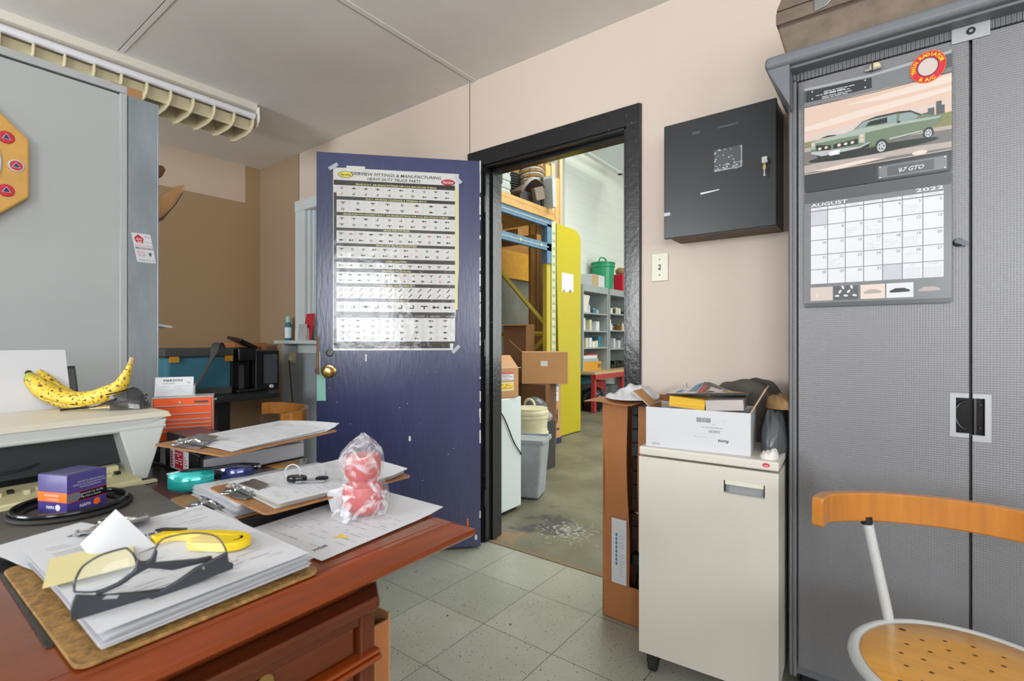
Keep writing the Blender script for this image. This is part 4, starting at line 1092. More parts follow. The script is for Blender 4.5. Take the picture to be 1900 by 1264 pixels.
# back corner table with cooler, coffee maker, box
TX = -3.30
t = thing('table', 'black table with thin top in the far left corner carrying the blue cooler', 'table', (TX, 1.76, 0))
g = G(); g.prism([(0, 0), (-.02, .02), (-.90, .02), (-.90, -1.10), (0, -1.10)], .705, .742, 'table_black'); g.obj('tabletop', t, bev=.006)
for x, y in ((-.06, -.34), (-.86, -.34), (-.06, -1.04), (-.86, -1.04)):
    g = G(); g.bb(x - .03, x + .03, y - .035, y + .035, 0, .705, 'black'); g.obj('leg', t)
t = thing('cooler_bag', 'blue soft cooler bag with dark lid and shoulder strap on the black corner table', 'cooler bag', (-3.45, 1.14, .742))
g = G(); g.bb(-.30, 0, 0, .38, 0.03, .255, 'cooler_blue'); g.obj('bag_body', t, bev=.03, seg=4)
g = G(); g.bb(-.302, .004, -.003, .383, 0, .05, 'strap'); g.obj('bag_base', t, bev=.012, seg=3)
g = G(); g.bb(-.304, .006, -.006, .388, .252, .30, 'strap'); g.bb(-.305, .008, -.008, .39, .244, .258, 'dark_cloth'); g.obj('lid', t, bev=.014, seg=3)
for y in (.02, .33):
    g = G(); g.bb(.0, .012, y, y + .05, .215, .25, 'pipe_orange'); lab(g.obj('corner_tab', t), 'orange corner tab')
g = G(); g.tube(spline([(.02, -.02, .1), (.02, .08, .02), (.03, .16, .08), (.03, .25, .25), (.0, .28, .32), (-.08, .34, .325), (-.14, .39, .25), (-.14, .395, .12)]), 0, 'strap', flat=(.022, .003)); g.obj('shoulder_strap', t)
t = thing('coffee_maker', 'black single-cup coffee maker with open head beside the blue cooler bag', 'coffee maker', (-3.47, 1.555, .742))
g = G(); g.bb(-.22, .02, 0, .13, 0, .02, 'coffee_black'); g.bb(-.22, -.08, 0, .13, .02, .30, 'coffee_black'); g.bb(-.20, .02, .005, .125, .21, .30, 'coffee_black'); g.obj('body', t, bev=.01, seg=3)
g = G(); g.bb(-.16, .03, .0, .13, 0, .022, 'coffee_black', T(0, -.0, .315, 0, .1, 0) @ rotm(-.45, 0, 0) @ T(0, -.01, .03)); g.obj('lid', t, bev=.005)
g = G(); g.bb(-.079, -.075, .05, .085, .02, .18, 'film_dark'); g.obj('water_window', t)
t = thing('coffee_maker', 'wider black drip coffee machine with glass panel at the right end of the corner table', 'coffee maker', (-3.48, 1.685, .742))
g = G(); g.bb(-.26, 0, 0, .17, 0, .28, 'coffee_black'); g.obj('body', t, bev=.008)
g = G(); g.bb(0, .004, .05, .155, .05, .255, 'film_dark'); g.bb(0, .006, .05, .054, .05, .255, 'dark_steel'); g.bb(0, .006, .151, .155, .05, .255, 'dark_steel'); g.bb(0, .006, .05, .155, .252, .256, 'dark_steel'); g.obj('glass_door', t)
g = G(); g.cyl((.004, .105, .03), (.02, .105, .03), .012, 'snowglass'); g.obj('tap', t)
t = thing('cardboard_box', 'small closed brown carton behind the coffee makers on the corner table', 'box', (-3.95, 1.74, .742))
g = G(); g.bb(-.16, .04, 0, .24, 0, .33, 'cardboard_orange'); g.obj('box_body', t, bev=.002)
g = G(frame=lambda u, v, o: (.041 + o, u, v)); [g.rect(.05 + .022 * k, .278, .066 + .022 * k, .30, 'vinyl', 1) for k in range(7)]; lab(g.obj('printed_text', t), 'dark stencilled print')
t = thing('spray_bottle', 'small pale blue spray can standing on the window sill', 'spray can', (-3.69, 2.035, 1.09))
g = G(); g.lathe([(.023, 0), (.024, .004), (.024, .12), (.02, .132), (.012, .138)], 'cooler_blue', 20); g.lathe([(.0245, .02), (.0245, .10)], 'snowglass', 20); g.obj('can', t)
g = G(); g.lathe([(.017, .138), (.016, .175), (.010, .185), (0, .186)], 'mint', 16); g.obj('cap', t)
t = thing('leaflet_stand', 'clear stand with red and white leaflets on the window sill by the blue door', 'leaflets', (-3.48, 2.03, 1.09))
g = G(); g.bb(-.07, .12, -.02, .02, 0, .004, 'clear'); g.bb(-.07, .12, -.022, -.019, 0, .09, 'clear'); g.obj('stand', t)
g = G(); g.bb(-.0, .11, 0, .003, .004, .20, 'poster_red', T(0, 0, 0, -.15)); g.bb(-.05, .06, -.012, -.009, .004, .12, 'cab_grey', T(0, 0, 0, -.1)); g.obj('leaflet', t)
t = thing('wall_outlet', 'small beige socket on the grey wall under the window sill', 'outlet', (-3.70, WY - .012, .92))
g = G(); g.bb(-.03, .04, -.012, 0, .0, .075, 'pail'); g.bb(-.012, .018, -.03, -.012, .015, .045, 'outlet'); g.obj('socket', t, bev=.003)
g = G(); g.tube(spline([(-.0, -.03, .02), (.03, -.03, -.2), (.08, -.03, -.5), (.05, -.03, -.9)]), .004, 'black'); g.obj('power_cord', t)

# ================================================================== POSTER ON THE DOOR
t = thing('poster', 'large laminated truck fittings chart with rows of small parts taped to the blue door', 'poster', DL, DRZ)
def pf(u, v, o):
    k = max(0, min(1, (1.9 - v) / .8))
    rip = 0
    return (u, -0.003 - .004 * (1.96 - v) - o, v)
g = G(frame=pf); g.step = .00035
def band2(v0, v1, m, layer, u0=.097, u1=.685, n=10):
    for i in range(n): g.rect(u0 + (u1 - u0) * i / n, v0, u0 + (u1 - u0) * (i + 1) / n, v1, m, layer)
U0, U1, V0, V1 = .080, .705, 1.04, 1.955
def shp(a, b):
    v = V0 + b * (V1 - V0); r = U1 - (0.03 * max(0, (1.45 - v) / .4))
    return pf(U0 + a * (r - U0), v, 0)
g.sheet(shp, 16, 24, .001, 'paper_gloss')
band2(1.068, 1.83, 'poster_dark', 1, .083, .10, 1)
band2(1.868, 1.893, 'poster_dark', 1, .083, .685)
band2(1.05, 1.075, 'poster_dark', 1, .085, .66)
g.rect(.686, 1.25, .699, 1.88, 'poster_gold', 1)
rows = [(1.812, 1.868, 10, 2), (1.733, 1.795, 8, 2), (1.655, 1.716, 10, 2), (1.578, 1.640, 12, 2), (1.503, 1.563, 11, 2), (1.452, 1.482, 12, 1), (1.378, 1.434, 13, 2), (1.302, 1.360, 12, 2), (1.235, 1.285, 10, 1), (1.085, 1.205, 8, 4)]
titles = ['BRASS D.O.T. AIR BRAKE FITTINGS FOR S.A.E. J844 NYLON TUBING', 'D.O.T. AIR BRAKE COUPLINGS & TERMINAL BOLTS', 'BRASS PUSH-TO-CONNECT D.O.T. AIR BRAKE FITTINGS FOR S.A.E. J844 NYLON TUBING', 'BRASS PIPE FITTINGS', 'BRASS S.A.E. 45\u00b0 FLARE ADAPTERS', 'STEEL ADAPTERS', 'DRAIN COCKS & VALVES', 'HOSE AND GREASE NIPPLES', 'PRODUCT BINS', 'CLAMPS']
random.seed(11)
band2(1.075, 1.868, 'poster_dark', 1, .10, .685, 8)
for (v0, v1, n, rws), ti in zip(rows, titles):
    band2(v0, v1, 'paper_gloss', 2)
    wd = {0: .40, 1: .30, 2: .52, 3: .13, 4: .20, 5: .10, 6: .14, 7: .16, 8: .09, 9: .08}[titles.index(ti)]
    if titles.index(ti) == 9:
        for a in (.12, .2, .3, .4, .48, .56, .64): g.text('CLAMPS' if a < .5 else 'HANDLES', a, v1 + .006, .009, 'paper_gloss', 3, width=.05)
    else: g.text(ti, .39, v1 + .004, .011, 'poster_gold', 3, 'c', bold=.02, width=wd)
    cw_ = .58 / n; rh = (v1 - v0) / rws
    for r in range(rws):
        for c in range(n):
            cx = .102 + (c + .35) * cw_; cy = v0 + (r + .5) * rh; s = min(cw_ * .3, rh * .36); k = random.random()
            m = 'poster_pink' if (c == 0 and r == 0 and v0 in (1.812, 1.735)) or random.random() < .03 else 'poster_ink'
            if titles.index(ti) == 7:
                g.poly([(cx - s, cy - s * .9), (cx - s * .6, cy - s), (cx + s, cy + s * .7), (cx + s * .6, cy + s)], m, 3)
            elif k < .25: g.rect(cx - s, cy - s * .2, cx + s, cy + s * .2, m, 3); g.rect(cx - s * .3, cy - s * .45, cx + s * .3, cy + s * .45, m, 3)
            elif k < .45: g.rect(cx - s, cy + s * .1, cx + s, cy + s * .45, m, 3); g.rect(cx - s * .2, cy - s * .6, cx + s * .2, cy + s * .2, m, 3)
            elif k < .6: g.rect(cx - s * .9, cy - s * .5, cx + s * .3, cy - s * .15, m, 3); g.rect(cx, cy - s * .5, cx + s * .35, cy + s * .6, m, 3)
            elif k < .8:
                g.ell(cx, cy, s * .6, s * .55, m, 3, 10); g.ell(cx, cy, s * .3, s * .28, 'paper_gloss', 4, 8)
            else: g.rect(cx - s, cy - s * .15, cx + s, cy + s * .15, m, 3); g.rect(cx - s * .8, cy - s * .4, cx - s * .2, cy + s * .4, m, 3); g.rect(cx + s * .5, cy - s * .35, cx + s * .8, cy + s * .35, m, 3)
            # specification column
            for q in range(max(2, int(rh / .008))): g.rect(cx + cw_ * .36, cy + rh * .4 - q * .0065, cx + cw_ * .52, cy + rh * .4 - q * .0065 - .002, 'ink_faint', 3)
g.text('FAIRVIEW FITTINGS & MANUFACTURING', .165, 1.921, .0215, 'poster_ink', 2, bold=.012, shear=.2, width=.45)
g.text('HEAVY DUTY TRUCK PARTS', .245, 1.898, .0215, 'poster_ink', 2, bold=.012, shear=.2, width=.265)
for cx, cy, m in ((.140, 1.922, 'poster_yellow'), (.650, 1.908, 'poster_red')):
    g.ell(cx, cy, .036, .016, 'poster_dark', 2, 24); g.ell(cx, cy, .033, .0135, m, 3, 24); g.text('Fairview', cx, cy - .006, .017, 'poster_dark' if m == 'poster_yellow' else 'paper_gloss', 4, 'c', bold=.02, shear=.3, width=.055)
g.text('www.fairviewfittings.com', .39, 1.055, .012, 'paper_gloss', 2, 'c', width=.22)
g.obj('printed_chart', t)
for (u, v, a) in ((.082, 1.957, .6), (.700, 1.925, -.8), (.690, 1.045, .8)):
    g = G(frame=lambda u_, v_, o: (u_, -.0068 - o, v_)); c, s = math.cos(a), math.sin(a)
    g.poly([(u + x * c - y * s, v + x * s + y * c) for x, y in ((-.025, -.009), (.025, -.009), (.025, .009), (-.025, .009))], 'tape', 6)
    g.obj('tape_strip', t)
g = G(); g.bb(.145, .235, -.0085, -.0065, 1.935, 1.965, 'paper_gloss'); lab(g.obj('torn_corner', t), 'torn white flap covering part of the heading')
# ================================================================== DESK
DZ_ = .76
t = thing('desk', 'cherry wood desk with moulded edge, black mat and drawer pedestal', 'desk', (0, 0, 0))
g = G()
# moulded top: stacked profiles
x1, y1 = -.609, .692
g.bb(-2.10, x1 - .052, -.80, y1 - .045, .735, .760, 'cherry_top')
def rimprof():
    # profile (offset outward from inner border, z)
    pr = [(-.052, .7602), (-.046, .7602), (-.0455, .7585), (-.0435, .7585), (-.043, .7602), (-.034, .7600), (-.030, .757), (-.0, .7475), (.0, .738), (-.006, .732), (-.052, .732)]
    return pr
pr = rimprof()
vs = []; fs = []
path = [(x1, -.80), (x1, y1), (-2.10, y1)]
dirs = [(1, 0), (1, .87), (0, .87)]
for (px_, py_), (dx, dy) in zip(path, dirs):
    for o_, z_ in pr: vs.append((px_ + dx * o_, py_ + dy * o_, z_))
n = len(pr)
for i in range(2):
    for k in range(n): fs.append((i * n + k, (i + 1) * n + k, (i + 1) * n + (k + 1) % n, i * n + (k + 1) % n))
fs.append(tuple(range(n))); fs.append(tuple(2 * n + k for k in range(n))[::-1])
g.add(vs, fs, 'cherry')
g.obj('desktop', t)
g = G(); g.bb(-2.05, -.722, .128, .640, .7602, .7622, 'desk_mat'); lab(g.obj('desk_mat', t, bev=.0008), 'black writing mat')
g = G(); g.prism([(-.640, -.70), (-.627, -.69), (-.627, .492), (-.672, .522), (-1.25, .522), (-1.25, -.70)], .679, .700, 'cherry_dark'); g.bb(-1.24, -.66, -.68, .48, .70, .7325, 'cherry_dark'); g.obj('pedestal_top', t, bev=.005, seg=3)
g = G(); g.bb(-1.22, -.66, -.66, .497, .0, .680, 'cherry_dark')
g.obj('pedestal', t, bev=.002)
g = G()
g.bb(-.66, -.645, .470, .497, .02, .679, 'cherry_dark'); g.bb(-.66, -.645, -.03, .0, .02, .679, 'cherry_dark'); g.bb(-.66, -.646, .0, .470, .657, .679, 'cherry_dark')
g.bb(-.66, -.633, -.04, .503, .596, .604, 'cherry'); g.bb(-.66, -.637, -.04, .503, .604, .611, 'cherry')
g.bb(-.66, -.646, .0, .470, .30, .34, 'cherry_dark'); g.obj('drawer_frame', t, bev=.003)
for z0, z1 in ((.615, .655), (.345, .583)):
    g = G(); g.bb(-.66, -.652, .006, .464, z0, z1, 'cherry_dark'); d_ = g.obj('drawer', t, bev=.003)
    g = G(); zc = (z0 + z1) / 2; X_ = -.650
    g.tube(spline([(X_, .245, zc + .012), (X_ + .022, .25, zc), (X_ + .025, .285, zc - .012), (X_ + .022, .32, zc), (X_, .325, zc + .012)]), .004, 'brass'); g.cyl((X_, .245, zc + .012), (X_ + .004, .245, zc + .012), .012, 'brass'); g.cyl((X_, .325, zc + .012), (X_ + .004, .325, zc + .012), .012, 'brass'); lab(g.obj('handle', d_), 'brass drawer handle')
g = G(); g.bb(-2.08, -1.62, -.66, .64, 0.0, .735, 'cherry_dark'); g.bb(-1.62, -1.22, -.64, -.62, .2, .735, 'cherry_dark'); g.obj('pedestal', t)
tb = thing('cardboard_box', 'flat brown carton standing on the floor behind the desk pedestal', 'box', (-.702, .528, 0))
g = G(); e = .004
g.bb(-.40, 0, 0, e, 0, .600, 'cardboard_dark'); g.bb(-.40, 0, .045 - e, .045, 0, .615, 'cardboard'); g.bb(-e, 0, e, .045 - e, 0, .605, 'cardboard_orange'); g.bb(-.40, -.40 + e, e, .045 - e, 0, .60, 'cardboard'); g.bb(-.396, -e, e, .045 - e, 0, e, 'cardboard'); g.obj('box_body', tb)
Z0 = .7623   # top of the mat

def sheet_paper(name, label, loc, rz, w, h, fn=None, th=.0004, group=None, lines=None, m='paper', nu=8, nv=8, cat='paper', parent=None, extra=None):
    """a sheet of paper lying in its own x/y axes; fn(u,v)->z lift"""
    fn = fn or (lambda u, v: 0)
    fr_ = lambda u, v, o: (u, v, th + fn(u / w, v / h) + o)
    g = G(frame=fr_); g.sheet(lambda a, b: (a * w, b * h, th + fn(a, b)), nu, nv, th, m)
    g.step = .0003
    if lines: lines(g, w, h)
    if extra: extra(g)
    if parent is not None:
        o = g.obj(name, parent); o.location = loc; o.rotation_euler = (0, 0, rz); return o
    o = g.obj(name); o.location = loc; o.rotation_euler = (0, 0, rz); tag(o, label, cat, group); return o

def form_lines(seed, rot=False, dens=.8, m='ink_faint', step=.006, head=None):
    def f(g, w, h):
        random.seed(seed)
        # text runs along the long side when rot
        W_, H_ = (h, w) if rot else (w, h)
        def R(a, b, c, d, mm, l=1):
            if rot: g.rect(b, a, d, c, mm, l)
            else: g.rect(a, b, c, d, mm, l)
        v = H_ - .02
        while v > .015:
            u = .015; kind = random.random()
            if kind > .12:
                end = .015 + (W_ - .03) * random.choice([.3, .5, .9, 1, 1])
                while u < end:
                    l_ = random.uniform(.006, .028)
                    if random.random() < dens: R(u, v, min(u + l_, W_ - .012), v + step * .28, m if random.random() < .75 else 'ink_light')
                    u += l_ + .004
            v -= step
        if head:
            if rot: g.text(head, w - .03, h * .35, .012, 'ink', 2, rot=PI / 2)
            else: g.text(head, w * .4, h - .022, .012, 'ink', 2, 'l', bold=.01)
    return f

# --- loose invoice at the right end of the desk
sheet_paper('invoice', 'printed white invoice sheet lying under the red bagged part at the desk corner', (-.888, .410, Z0), math.radians(4), .212, .272,
    lambda u, v: .010 * max(0, (v - .75) / .25) ** 2 * (1 - u * .5) + .001, lines=form_lines(1, dens=.6, step=.009), extra=lambda g: (g.text('WNE', .175, .014, .011, 'ink', 2, 'l', bold=.03, rot=PI / 2, shear=.2), g.poly([(.150, .064), (.160, .070), (.175, .074), (.170, .082), (.158, .080), (.150, .084), (.153, .074)], 'yellow', 2)))

def clip_mech(parent, loc, rz, s=1.0, name='clip'):
    g = G(T0=T(*loc, 0, 0, rz) @ Matrix.Scale(s, 4))
    g.sheet(lambda u, v: ((u - .5) * (.10 - .03 * v), -.002 + v * .046, .004 + .009 * math.sin(v * PI * .6) + .003 * (v > .85)), 6, 8, .0012, 'steel')
    g.prism([(-.05, .0), (-.055, -.012), (-.03, -.022), (.03, -.022), (.055, -.012), (.05, 0)], .0, .0015, 'steel')
    g.cyl((-.045, .004, .007), (.045, .004, .007), .003, 'chrome', n=12)
    for x in (-.045, .045): g.cyl((x - .0015, .004, .006), (x + .0015, .004, .006), .0065, 'steel', n=14)
    g.tube([(.0 + .011 * math.cos(a), -.028 + .011 * math.sin(a), .008) for a in [2 * PI * i / 16 for i in range(16)]], .0022, 'steel', 8, True)
    g.tube(spline([(-.03, .004, .010), (-.012, .0, .014), (.0, -.012, .009), (.012, .0, .014), (.03, .004, .010)]), .0018, 'chrome', 8)
    o = g.obj(name, parent); return lab(o, 'nickel-plated spring clip')

def board(label, loc, rz, w, h, th=.0035, m='cork', tilt=(0, 0)):
    t = thing('clipboard', label, 'clipboard', loc, rz)
    t.rotation_euler = (tilt[0], tilt[1], rz)
    r = .014; pl_ = arc(w - r, r, r, -PI / 2, 0, 5) + arc(w - r, h - r, r, 0, PI / 2, 5) + arc(r, h - r, r, PI / 2, PI, 5) + arc(r, r, r, PI, 1.5 * PI, 5)
    g = G(); g.prism(pl_, 0, th, m); g.obj('board', t, bev=.0008); return t

# --- front clipboard: x axis of the board runs toward the desk edge (long side along world X)
t = board('large brown clipboard with thick invoice stack, nearest the front edge of the desk', (-1.003, .132, Z0 + .0005), math.radians(.6), .362, .268, .0045, 'board_edge')
def warp(k): return lambda u, v: .002 + .004 * math.sin(u * 3 + k) * (1 - v) + .003 * v
for i in range(9):
    sheet_paper('paper', '', (.008 + .0015 * (i % 3), .022 + .0012 * ((i * 7) % 4), .006 + i * .0019), math.radians([.5, -.6, .2, .7, -.3][i % 5]), .344, .232, warp(i * .3), parent=t, m='paper' if i % 3 else 'ink_faint')
def front_lines(g, w, h):
    random.seed(5)
    for k in range(28):
        u = .02 + k * .0112
        if k in (5, 12, 18): g.rect(u, .02, u + .0012, h - .02, 'ink_light', 1); continue
        v = .02
        while v < h - .03:
            l_ = random.uniform(.01, .035)
            if random.random() < .5: g.rect(u, v, u + .0022, v + l_, 'ink_faint' if k % 4 else 'ink_light', 1)
            v += l_ + .01
    for q in range(5): g.poly([(.085, .095 + q * .011), (.095, .092 + q * .011), (.095, .100 + q * .011), (.085, .103 + q * .011)], 'ink', 2)
sheet_paper('paper', '', (.006, .019, .0245), 0, .346, .236, warp(.2), parent=t, lines=front_lines)
clip_mech(t, (.008, .125, .026), -PI / 2, 1.0)

# --- yellow sticky note on it
sheet_paper('sticky_note', 'yellow sticky note stuck on the front clipboard papers beside the safety glasses', (-.905, .165, .7962), math.radians(-14), .110, .088, lambda u, v: .003 * v + .002 * u, m='note_yellow', nu=4, nv=4)
# --- raised white note
g = G(); NQ = [Vector((-.924, .200, .800)), Vector((-.833, .197, .7955)), Vector((-.842, .267, .797)), Vector((-.938, .245, .835))]
g.sheet(lambda u, v: (NQ[0] * (1 - u) + NQ[1] * u) * (1 - v) + (NQ[3] * (1 - u) + NQ[2] * u) * v + Vector((0, 0, .003 * math.sin(u * 5) * math.sin(v * 3))), 8, 6, .0004, 'paper'); tag(g.obj('note_paper'), 'blank white slip tilted up behind the yellow sticky note', 'paper')
# --- sheet behind the cutter
sheet_paper('invoice', 'white folded sheet sticking out behind the yellow cutter on the front clipboard', (-.985, .30, .7655), math.radians(-3), .16, .105, lambda u, v: .022 - .004 * v + .003 * math.sin(u * 4), nu=6, nv=6, lines=form_lines(8, dens=.3, m='ink_faint', step=.012))
sheet_paper('invoice', 'white sheets slipping out beneath the grey folder at the left of the front clipboard', (-1.10, .12, .7665), math.radians(14), .15, .13, lambda u, v: .006 + .002 * math.sin(u * 5), nu=6, nv=4)

# --- safety glasses standing on the front clipboard
GZ = .791
t = thing('safety_glasses', 'clear safety glasses with dark grey frame folded on the front clipboard papers', 'safety glasses', (-.703, .144, GZ), math.atan2(.156, .018))
gf = lambda s, h: (s, 0, h)
def loop(pts, n=5): return [(p.x, p.y, p.z) for p in spline([(a, 0, b) for a, b in pts], n)]
def vprism(g, pts, y0, y1, m):
    g.prism([(p[0], p[1]) for p in pts], -y1, -y0, m, X=rotm(PI / 2, 0, 0))
LL = [(.0037, .0268), (.0045, .0358), (.0081, .044), (.0137, .0505), (.0285, .0563), (.0475, .0575), (.0528, .0553), (.0582, .0459), (.0591, .0356), (.0528, .0288), (.0396, .0235), (.0211, .0215), (.0037, .0268)]
RR = [(.0753, .036), (.0786, .0486), (.0853, .0569), (.1001, .0584), (.1206, .0556), (.1399, .0483), (.1488, .0384), (.1533, .0258), (.1544, .0143), (.1367, .021), (.110, .026), (.0753, .0348)]
lean = lambda p: (p[0], .0 + max(0, (p[2] - .012)) * .35, p[2])
for L_, rad in ((LL, .0012), (RR[:9], .0011)):
    g = G(); g.tube([lean(p) for p in loop(L_)], rad, 'smoke' if L_ is not LL else 'dark_steel', 8); g.obj('rim', t)
for L_ in (LL[:-1], RR):
    g = G(); P_ = [lean(p) for p in loop(L_, 3)]
    c_ = Vector((sum(p[0] for p in P_) / len(P_), .02, sum(p[2] for p in P_) / len(P_)))
    vs = [c_] + [Vector(p) for p in P_]; fs = [(0, i, i + 1) for i in range(1, len(P_))] + [(0, len(P_), 1)]
    g.add(vs, fs, 'clear', True); g.obj('lens', t)
g = G(); br_ = [(.0591, .0467), (.0627, .0422), (.0673, .0408), (.072, .0427), (.0758, .0517), (.0785, .050), (.0765, .0365), (.1185, .0275), (.1356, .0262), (.1367, .0199), (.0931, .0221), (.0786, .0286), (.0692, .0323), (.056, .0275), (.044, .0209), (.0219, .0166), (.0219, .0205), (.0388, .0240), (.0572, .034)]
vprism(g, br_, .0, .005, 'frame_grey'); g.obj('brow_bar', t, bev=.001)
g = G(); a1 = [(.0006, .0), (-.0002, .0106), (.0018, .0202), (.0041, .0266), (.0219, .0196), (.0319, .0172), (.0573, .0106), (.0786, .0062), (.1000, .0045), (.1567, .0073), (.1206, .0012), (.0805, .0), (.044, 0)]
vprism(g, a1, -.006, -.001, 'frame_grey'); o = g.obj('temple_arm', t, bev=.001)
g = G(frame=lambda u, v, o_: (u, -.006 - o_, v)); g.poly([(.0302, .0175), (.0413, .0138), (.0388, .0108), (.026, .0145)], 'silver', 1); g.obj('logo_plate', o)
g = G(); a2 = [(.0573, .0106), (.0786, .0062), (.0951, .0115), (.1154, .0215), (.1356, .0262), (.1499, .0301), (.1499, .0192), (.1567, .0133), (.1567, .0073), (.1206, .0032), (.0805, .0), (.07, .0)]
vprism(g, a2, -.012, -.0065, 'frame_grey'); o = g.obj('temple_arm', t, bev=.001)
g = G(); g.lathe([(.002, 0), (.0015, .001), (0, .0012)], 'chrome', 12, T(.123, -.012, .019, PI / 2)); g.obj('hinge_screw', o)

# --- yellow cutter
t = thing('utility_cutter', 'yellow plastic safety cutter with loop handle on the front clipboard papers', 'cutter', (-.806, .311, .7935), math.radians(33))
t.scale = (.88, .88, 1)
g = G(); g.tube(spline([(-.072, .014, .006), (-.03, .016, .006), (.03, .016, .007), (.062, .012, .007), (.078, -.002, .007), (.070, -.020, .007), (.04, -.024, .007), (.0, -.020, .006)]), 0, 'yellow', flat=(.009, .006)); g.obj('handle', t, bev=.002)
g = G(); g.prism([(.000, .008), (.075, .006), (.08, -.006), (.07, -.022), (-.010, -.022)], .001, .013, 'yellow'); lab(g.obj('grip', t, bev=.003), 'solid yellow grip end')
g = G(); g.prism([(-.075, .020), (-.068, .022), (-.055, .006), (-.07, -.012), (-.085, -.004)], 0, .012, 'yellow'); g.obj('nose', t, bev=.002)
g = G(); g.prism([(-.09, .012), (-.05, .018), (-.04, .024), (-.085, .022)], .012, .015, 'dark_steel'); g.obj('blade_slot', t, bev=.0005)

# --- middle clipboard and upper one with keys
t = board('brown clipboard with fanned forms, lower of the middle pair on the desk', (-1.185, .397, Z0 + .0005), math.radians(-1.5), .228, .32)
for i in range(9):
    sheet_paper('paper', '', (.010 + .0012 * i, .038 + .0012 * (i % 3), .004 + i * .0022), math.radians([-.8, .5, 1.6, -.2][i % 4]), .212, .275, (lambda k: lambda u, v: .003 * math.sin(u * 3.0) + .004 * (1 - v) * (k / 9))(i), parent=t, lines=form_lines(30 + i) if i == 8 else None)
clip_mech(t, (.12, .030, .004), 0, .95)
t = board('brown clipboard with car keys on its forms, upper of the middle pair', (-1.105, .440, Z0 + .0275), math.radians(-2), .25, .32)
for i in range(5):
    sheet_paper('paper', '', (.018 + .002 * i, .026 + .002 * (i % 3), .004 + i * .0022), math.radians([-.8, 1.2, .4, -.2][i % 4]), .218, .282, (lambda k: lambda u, v: .002 * math.sin(u * 3.0) + .008 * max(0, (v - .8) / .2) ** 2)(i), parent=t, lines=form_lines(50 + i, dens=.7) if i == 4 else None, m='paper' if i % 2 == 0 else 'pail')
clip_mech(t, (.10, .022, .006), 0, .9)
# keys
kz = Z0 + .0275 + .018
t = thing('car_keys', 'split ring with black car key fob and steel keys on the upper middle clipboard', 'keys', (-.955, .545, kz), math.radians(36))
g = G(); g.prism(arc(.0, 0, .016, 0, 2 * PI, 18)[:-1], 0, .011, 'black_gloss', X=Matrix.Diagonal((1.25, .85, 1, 1))); g.obj('key_fob', t, bev=.003, seg=3)
g = G(); g.tube([(-.012 + .0155 * math.cos(a), .008, .016 + .0155 * math.sin(a)) for a in [2 * PI * i / 24 for i in range(24)]], .0011, 'gloss_white', 8, True); lab(g.obj('key_ring', t), 'pale split ring standing up')
g = G(); g.prism([(.010, -.012), (.058, -.005), (.058, -.001), (.012, -.006)], .001, .0035, 'steel'); g.prism([(.004, -.016), (.016, -.014), (.016, -.003), (.004, -.004)], .001, .004, 'steel'); g.obj('key', t)
g = G(); g.prism([(.035, .006), (.052, .004), (.058, .014), (.05, .022), (.036, .018)], .001, .006, 'black_gloss'); g.prism([(.02, .004), (.04, .008), (.04, .012), (.02, .007)], .001, .0035, 'steel'); g.obj('key', t)
g = G(); g.tube([(.053, .012 + .0035 * math.cos(a), .009 + .007 * math.sin(a)) for a in [2 * PI * i / 16 for i in range(16)]], .0007, 'chrome', 6, True); g.obj('key_ring', t)

# --- sunglasses with mirror lenses
t = thing('sunglasses', 'blue-green mirrored wraparound sunglasses folded beside the binder', 'sunglasses', (-1.188, .488, Z0 + .001), math.radians(62))
t.scale = (1.25, 1.25, 1.1)
for s, m in ((-1, 'teal'), (1, 'indigo')):
    g = G()
    def ln(u, v, s=s):
        a = (u - .5) * 1.9; b = (v - .5) * (2.0 if s < 0 else 1.5)
        k = 1.3 if s < 0 else 1.0; return (s * .034 + math.sin(a) * .032 * k, -.026 * k * math.cos(a) * math.cos(b * .8) + .004 + (.012 if s > 0 else 0), .026 + math.sin(b) * .024 * (1 - .25 * (2 * u - 1) ** 2))
    g.sheet(ln, 12, 10, .0018, m); o = g.obj('lens', t, sharp=80); 
    if s < 0: lab(o, 'turquoise mirror lens')
g = G(); g.tube(spline([(-.069, -.004, .04), (-.036, -.02, .048), (0, -.012, .046), (.036, -.008, .048), (.069, .006, .04)]), .003, 'black_gloss'); g.tube(spline([(-.012, -.014, .03), (0, -.01, .038), (.012, -.008, .03)]), .003, 'black_gloss'); g.obj('frame', t)
for s in (-1, 1):
    g = G(); g.tube(spline([(s * .069, .0, .038), (s * .066, .018, .034), (s * .02, .03 + s * .004, .022), (-s * .05, .03 + s * .006, .006)]), .0032, 'black_gloss'); g.obj('temple_arm', t)

# --- binder with red label, clipboard lying on it
BT = .055
t = thing('ring_binder', 'black ring binder with red and white spine label under the top clipboard', 'binder', (-1.590, .497, Z0), math.radians(1))
g = G(); g.bb(0, .285, 0, .275, 0, .003, 'black_gloss'); g.bb(0, .285, 0, .275, BT - .003, BT, 'black_gloss'); g.bb(0, .285, 0, .003, .003, BT - .003, 'black_gloss'); g.obj('cover', t, bev=.0015)
g = G(); g.bb(.006, .279, .012, .27, .0035, BT - .012, 'ink_faint')
o = g.obj('pages', t, bev=.002)
g = G()
for k in range(14): g.bb(.279, .2796, .014, .268, .006 + k * .0033, .0068 + k * .0033, 'ink_light')
o2 = g.obj('page_edges', o)
g = G(frame=lambda u, v, o_: (u, -o_, v)); g.rect(.05, .006, .085, .05, 'ink_light', 1); g.rect(.115, .005, .225, .056, 'paper', 1); g.rect(.145, .008, .195, .053, 'poster_red', 2); [g.rect(.120, .010 + .0065 * k, .132, .0145 + .0065 * k, 'poster_red', 2) for k in range(6)]; 
